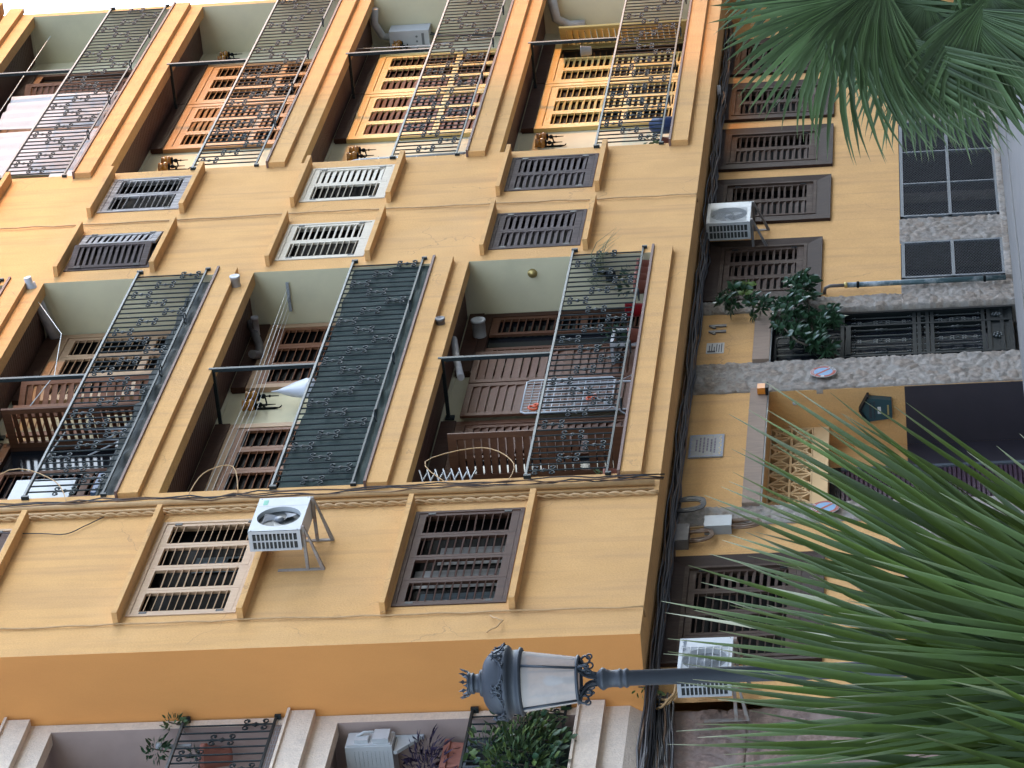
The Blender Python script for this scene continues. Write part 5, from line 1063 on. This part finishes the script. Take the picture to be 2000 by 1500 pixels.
# ------------------------------------------------------------------ pink balcony plants
def bush(label, pts, n, m, ls, seed, cat='plant', name='potted_plant', wd=.42, stemm=None, mats=None, droop=.3):
    T = thing(name, label, cat, (pts[0][0], pts[0][1], min(p[2]-p[5] for p in pts)))
    rr = random.Random(seed); lf = MB(); st = MB(); tot = sum(p[3]*p[5] for p in pts)
    for x, y, z, rx, ry, rz in pts:
        k = int(n*rx*rz/tot)
        for i in range(k):
            a, e, q = rr.uniform(0, 6.283), math.asin(rr.uniform(-1, 1)), rr.uniform(.25, 1)**.6
            d = Vector((math.cos(a)*math.cos(e), math.sin(a)*math.cos(e), math.sin(e))); p = Vector((x+d.x*rx*q, y+d.y*ry*q, z+d.z*rz*q))
            dd = (d*.8+Vector((rr.uniform(-.6,.6), rr.uniform(-.8,.2), rr.uniform(-.5,.5)))).normalized(); l = ls*rr.choice((.45, .7, .9, 1.0, 1.25)); leaf_add(lf, p, dd, l, l*wd*rr.uniform(.75, 1.2), rr, droop, 0 if not mats else rr.choice((0,0,0,1,2)) if len(mats) > 1 else rr.choice((0,0,1)))
        st.tube([(x, y+ry*.3, z-rz), (x, y, z), (x+rx*.3, y, z+rz*.5)], .008, 5)
    lf.build('foliage', [M[m]]+([M[k] for k in mats] if mats else []), T); st.build('stems', M[stemm or 'stem'], T); return T
bush('leafy green potted plant spilling through the lower pink railing', [(29.35, YG-.12, 5.25, .30, .18, .32), (29.05, YG-.12, 5.15, .3, .2, .4), (28.8, YG-.12, 5.2, .28, .2, .36), (29.62, YG-.10, 5.0, .14, .12, .14)], 520, 'leaf_mid', .115, 11, wd=.52, mats=['leaf_light', 'leaf_dark'])
bush('second leafy plant at the left of the lower pink railing', [(28.55, YG-.12, 5.2, .3, .2, .45), (28.9, YG-.15, 5.55, .22, .15, .2)], 340, 'leaf_mid', .105, 12, wd=.48, mats=['leaf_light', 'leaf_dark'])
bush('purple leaved plant trailing above the terracotta pot in the pink balcony', [(29.42, YG+.25, 6.24, .22, .2, .22), (29.15, YG+.3, 6.2, .25, .2, .25)], 230, 'leaf_purple', .13, 13, wd=.2)
T = thing('flower_pot', 'square terracotta pot holding the purple plant', 'plant pot', (29.3, YG+.3, 5.86)); MB().prism([(29.12, YG+.2, 5.86), (29.56, YG+.2, 5.86), (29.60, YG+.2, 6.06), (29.08, YG+.2, 6.06)], (0, .3, 0)).build('pot', M['terracotta'], T); MB().box(29.06, 29.62, YG+.18, YG+.52, 6.02, 6.08).build('rim', M['terracotta'], T)
MB_st = MB(); MB_st.box(29.05, 29.65, YG+.2, YG+.5, 5.82, 5.857); MB_st.box(29.07, 29.11, YG+.2, YG+.5, 4.73, 5.82); MB_st.box(29.6, 29.64, YG+.2, YG+.5, 4.73, 5.82); tag(MB_st.build('plant_stand', M['gal']), 'metal plant stand under the square terracotta pot', 'stand')
bush('small green plant growing at the right end of the upper pink railing', [(29.72, YG-.05, 8.86, .10, .1, .11)], 60, 'leaf_mid', .07, 14); bush('drooping green plant on top of the upper pink railing', [(29.25, YG-.02, 8.95, .12, .1, .13)], 70, 'leaf_dark', .08, 15)
pot('reddish pot with a gold band behind the upper pink railing', 29.45, YG+.2, 8.25, .13, .3, 'terracotta', 'leaf_dark', 24, .12, .15, .06)
tag(MB().lathe((29.38, YG+.02, 8.62), [(.018,0), (.018,.3), (.04,.3), (.04,.36), (0,.36)], 10).build('tap', M['box_grey']), 'pale pipe with a cap standing at the upper pink railing', 'pipe')
d = MB()
for i in range(60): x = 24.6+.085*i; d.tube([(x, YG-.02, 7.69), (x, YG-.02, 7.80)], .003, 3, caps=False)
for i in range(5): d.tube([(24.6, YG-.022, 7.70+.024*i), (29.7, YG-.022, 7.70+.024*i)], .003, 3, caps=False)
tag(d.build('wire_netting', M['box_grey']), 'fine wire netting along the foot of the upper pink railing', 'netting')
bush('sprig of small green leaves growing from the corner of the pink slab', [(29.85, YG-.2, 4.05, .09, .06, .14)], 16, 'leaf_light', .10, 17)
# umbrella tree growing through the fanlight over the entrance
T = thing('umbrella_tree', 'dark glossy umbrella tree growing out of the fanlight over the entrance', 'tree', (38.6, 16.7, 2.3)); lf = MB(); st = MB(); rr = random.Random(21)
st.tube([(38.45, 16.85, 2.25), (38.7, 16.78, 2.5), (39.1, 16.68, 2.7), (39.5, 16.6, 3.05), (39.75, 16.55, 3.5)], [.03, .028, .022, .016, .01], 7); st.tube([(38.7, 16.78, 2.5), (39.3, 16.65, 2.55), (40.0, 16.55, 2.62)], [.02, .016, .01], 6); st.tube([(38.5, 16.8, 2.4), (38.5, 16.65, 2.7), (38.9, 16.6, 2.9)], [.02, .014, .01], 6)
for x, y_, z, rx, ry, rz, n in ((39.72, 16.52, 3.50, .34, .2, .24, 24), (39.55, 16.58, 3.15, .25, .18, .2, 14), (40.02, 16.55, 2.66, .28, .2, .20, 30), (39.55, 16.6, 2.70, .32, .2, .28, 22), (39.1, 16.62, 2.75, .38, .2, .33, 34), (38.72, 16.66, 2.55, .3, .18, .28, 24), (38.5, 16.7, 2.4, .2, .14, .2, 16), (39.1, 16.6, 2.3, .2, .14, .14, 16)):
    for i in range(n):
        a, e = rr.uniform(0, 6.283), math.asin(rr.uniform(-1, 1)); q = rr.uniform(.3, 1); d = Vector((math.cos(a)*math.cos(e), math.sin(a)*math.cos(e), math.sin(e))); p = Vector((x+d.x*rx*q, y_+d.y*ry*q, z+d.z*rz*q))
        ax = (d*.5+Vector((rr.uniform(-.3,.3), -.55, rr.uniform(-.2,.5)))).normalized(); u = ax.orthogonal().normalized(); w = ax.cross(u); nl = rr.choice((6, 7, 8)); ph = rr.uniform(0, 6)
        mi = 1 if (x > 39.5 and z > 3.3 and rr.random() < .3) else 0
        for k in range(nl):
            t = ph+2*math.pi*k/nl; dd = (u*math.cos(t)+w*math.sin(t))+ax*.25; l = rr.uniform(.085, .125); leaf_add(lf, p, dd, l*1.1, l*.52, rr, .25, mi)
lf.build('foliage', [M['leaf_dark'], M['leaf_light']], T); st.build('branches', M['stem'], T)
# ------------------------------------------------------------------ fan palms
def frond(mb, hub, axis, normal, Rl, n, spread, rr, droop=.12, split=.55, wid=.036, curl=0.0, fold=.5, base_r=0.0):
    """palmate leaf: n pleated segments joined near the hub, free and drooping beyond"""
    ax = Vector(axis).normalized(); nm = Vector(normal); nm = (nm-ax*nm.dot(ax)).normalized(); sd = ax.cross(nm); hub = Vector(hub)
    tips = []
    for i in range(n):
        t = (i+.5)/n*2-1; a = t*spread+rr.uniform(-.015, .015); L = Rl*(.70+.30*math.cos(a*.8))*rr.uniform(.93, 1.05)
        d = ax*math.cos(a)+sd*math.sin(a); pd = -ax*math.sin(a)+sd*math.cos(a)
        w = wid*rr.uniform(.85, 1.15); jit = rr.uniform(-.05, .05); dr = droop*rr.uniform(.6, 1.5); bent = rr.random() < .07; dead = rr.choice((.5, .8, 1.0)) if rr.random() < .02 else 0
        ctr, lft, rgt, bl = [], [], [], []
        S_ = (0, .12, .3, .5, .68, .84, .94, 1.0)
        for s in S_:
            p = hub+d*(L*s)+nm*(curl*L*s*s)+nm*(jit*L*max(0, s-.45))+Vector((0,0,-1))*(dr*L*max(0, s-.25)**2*1.6+(.35*L*max(0, s-.75) if bent else 0))
            half = min(L*s*math.tan(spread/n)*1.02+.004, w) if s < split else w*(1-((s-split)/(1-split))**1.5*.97)
            fd = fold*half*(1 if s < split else .8)
            ctr.append(p-nm*fd*.5); lft.append(p+pd*half+nm*fd*.5); rgt.append(p-pd*half+nm*fd*.5); bl.append(max(max(0, (s-.92)/.08)*rr.uniform(.3, 1), dead*min(1, max(0, (s-.3)/.4))))
        vs = []; 
        for k in range(len(S_)): vs += [lft[k], ctr[k], rgt[k]]
        b = len(mb.v); mb.add(vs, [f for k in range(len(S_)-1) for f in ((3*k, 3*k+1, 3*k+4, 3*k+3), (3*k+1, 3*k+2, 3*k+5, 3*k+4))], 0, True); mb.blade += [v for v in bl for _ in range(3)]; tv = rr.choice((.55, .68, .8, .9, 1.0, 1.1, 1.35)); mb.tone += [tv*(q_*(1.0 if tv > .6 else .9)) for q_ in (1.12, .86, 1.0)]*len(S_)  # tone paints highlights: varied blades, one lighter edge, darker fold
        if rr.random() < .22:       # thread fibres at the splits
            q = hub+d*L*split; tips.append([q+pd*w, q+pd*w*1.2+d*L*.12+Vector((0,0,-.01)), q+pd*w*(1+rr.uniform(-1,2))+d*L*.25+Vector((0,0,-.04*rr.random()))])
    return tips
def palm(label, base, fr, m, seed, hub_c, mats=None):
    T = thing('fan_palm', label, 'palm tree', base); rr = random.Random(seed)
    tr = MB(); prof = []; H = hub_c[2]-base[2]
    for k in range(13): prof.append((.13+.03*(k % 2)+.03*(1-k/12), H*k/12))
    tr.lathe(base, prof, 14); tr.build('trunk', M['palm_trunk'], T)
    for f in fr:
        mb = MB(); mb.blade = []; mb.tone = []
        tips = frond(mb, f['hub'], f['ax'], f['nm'], f['R'], f.get('n', 38), f.get('spread', 1.9), rr, f.get('droop', .12), f.get('split', .55), f.get('w', .02), f.get('curl', 0), f.get('fold', .7))
        nb0 = len(mb.v); h = Vector(f['hub']); c = Vector(hub_c); mid = (h+c)/2+Vector((0,0,.06))
        mb.tube([c, mid, h], [.016, .011, .009], 6)
        for t in tips: mb.tube(t, .0012, 3, caps=False)
        mb.blade += [0]*(len(mb.v)-nb0); mb.tone += [1.2]*(len(mb.v)-nb0)
        o = mb.build('frond', M[f.get('m', m)], T); at = o.data.attributes.new('blade', 'FLOAT', 'POINT'); at.data.foreach_set('value', mb.blade); at = o.data.attributes.new('tone', 'FLOAT', 'POINT'); at.data.foreach_set('value', mb.tone)
    return T
def basis(tocam=Vector((0,0,CAM_H))): pass
UP, RT, TC = Vector((0,0,1)), Vector((.41, -.911, -.0)).normalized(), Vector((-.91, -.41, 0))      # up, to the right, towards the viewer
def F(hub, ang, tilt, **k):
    """leaf whose axis leans ang degrees right of upright and tilt degrees towards the viewer"""
    a, t = R(ang), R(tilt); ax = (UP*math.cos(a)+RT*math.sin(a))*math.cos(t)+TC*math.sin(t)
    nm = TC*math.cos(t)-(UP*math.cos(a)+RT*math.sin(a))*math.sin(t)
    tw = R(k.pop('twist', 0)); sdv = ax.cross(nm); nm = nm*math.cos(tw)+sdv*math.sin(tw)
    return dict(hub=hub, ax=ax, nm=nm, **k)
NC = Vector((5.79, 3.365, .28))
def nh(r, u, t=0): return NC+RT*r+UP*u+TC*t
near = [F(nh(.00, .10, .10) , 4, 12, R=1.12, n=38, spread=.68, w=.0104, droop=0.013, twist=14),
        F(nh(.06, .08, .0), 12, -5, R=1.18, n=31, spread=.48, w=.0108, droop=0.017, twist=-28),
        F(nh(-.05, .12, -.08), -6, 5, R=1.12, n=38, spread=.75, w=.0104, droop=0.017, m='palm_blue', twist=-22),
        F(nh(-.12, .10, .15), -16, 10, R=1.06, n=38, spread=.9, w=.0102, droop=0.033, m='palm_blue', twist=32),
        F(nh(.10, .04, -.15), 20, -12, R=1.06, n=28, spread=.36, w=.0104, droop=0.020, twist=42),
        F(nh(.12, .04, .15), 8, 25, R=.98, n=31, spread=.62, w=.0102, droop=0.026, m='palm_blue', twist=-38),
        F(nh(-.15, .06, -.15), -26, -10, R=1.10, n=38, spread=.9, w=.0104, droop=0.040, twist=10),
        F(nh(-.2, .04, .2), -34, 30, R=.98, n=38, spread=1.0, w=.0102, droop=0.046, twist=-14),
        F(nh(.0, .05, -.2), -4, -25, R=1.04, n=38, spread=.7, w=.0104, droop=0.026, m='palm_blue', twist=28),
        F(nh(-.05, .02, .05), 0, 20, R=.92, n=31, spread=.8, w=.0102, droop=0.033, m='palm_far', twist=-50),
        F(nh(.10, -.10, .0), 120, 5, R=.80, n=38, spread=.5, w=.0102, droop=0.066, m='palm_blue'),
        F(nh(-.25, -.08, .0), -80, 5, R=.95, n=38, spread=1.0, w=.0102, droop=0.066)]
palm('large green fan palm close to the viewer at the foot of the lamp', (NC.x, NC.y, 0), near, 'palm_near', 31, tuple(NC))
FC = Vector((14.75, 4.05, .85))
def fh(r, u, t=0): return FC+RT*r+UP*u+TC*t
H1, H2, H3 = Vector((14.45, 4.61, 1.26)), Vector((14.42, 4.76, 1.18)), Vector((14.48, 4.71, .80))
k_ = dict(m='palm_far')
far = [F(H1, -42, 12, R=.78, n=42, spread=1.15, w=.0125, droop=.18, twist=-10), F(H2, -128, 15, R=.58, n=22, spread=.55, w=.0125, droop=.25), F(H3, -98, 16, R=.70, n=42, spread=1.25, w=.013, droop=.2, twist=10),
       F(H1+Vector((.2, -.2, .05)), -28, -5, R=.78, n=40, spread=1.2, w=.0125, droop=.15, twist=25), F(H3+Vector((.3, .05, .1)), -75, -10, R=.72, n=44, spread=1.5, w=.0125, droop=.2, twist=-25), F(H3+Vector((.25, -.1, -.05)), -140, -5, R=.62, n=42, spread=1.4, w=.0125, droop=.2, twist=15),
       F(H2+Vector((.35, -.05, .05)), -95, -20, R=.62, n=42, spread=1.6, w=.012, droop=.25, twist=40), F(H1+Vector((.0, -.05, -.12)), -80, 20, R=.66, n=36, spread=.8, w=.0125, droop=.2, twist=-30),
       F(Vector((14.5, 4.66, .68)), -98, 10, R=.70, n=40, spread=1.1, w=.0125, droop=.18, twist=-15), F(Vector((14.6, 4.70, .95)), -70, 0, R=.72, n=40, spread=1.0, w=.0125, droop=.15, twist=20),
       F(fh(.1, .45), 10, 0, R=.75, n=42, spread=1.6, w=.015), F(fh(.4, .35), 55, 5, R=.75, n=42, spread=1.6, w=.0125, droop=.2), F(fh(.5, .05), 100, 5, R=.75, n=42, spread=1.6, w=.0125, droop=.2), F(fh(.1, .1, .45), -20, 65, R=.7, n=42, spread=1.7, w=.0125, droop=.2)]
palm('dark shaggy fan palm whose leaves hang before the street level grilles', (FC.x, FC.y, 0), far, 'palm_far', 41, tuple(FC))
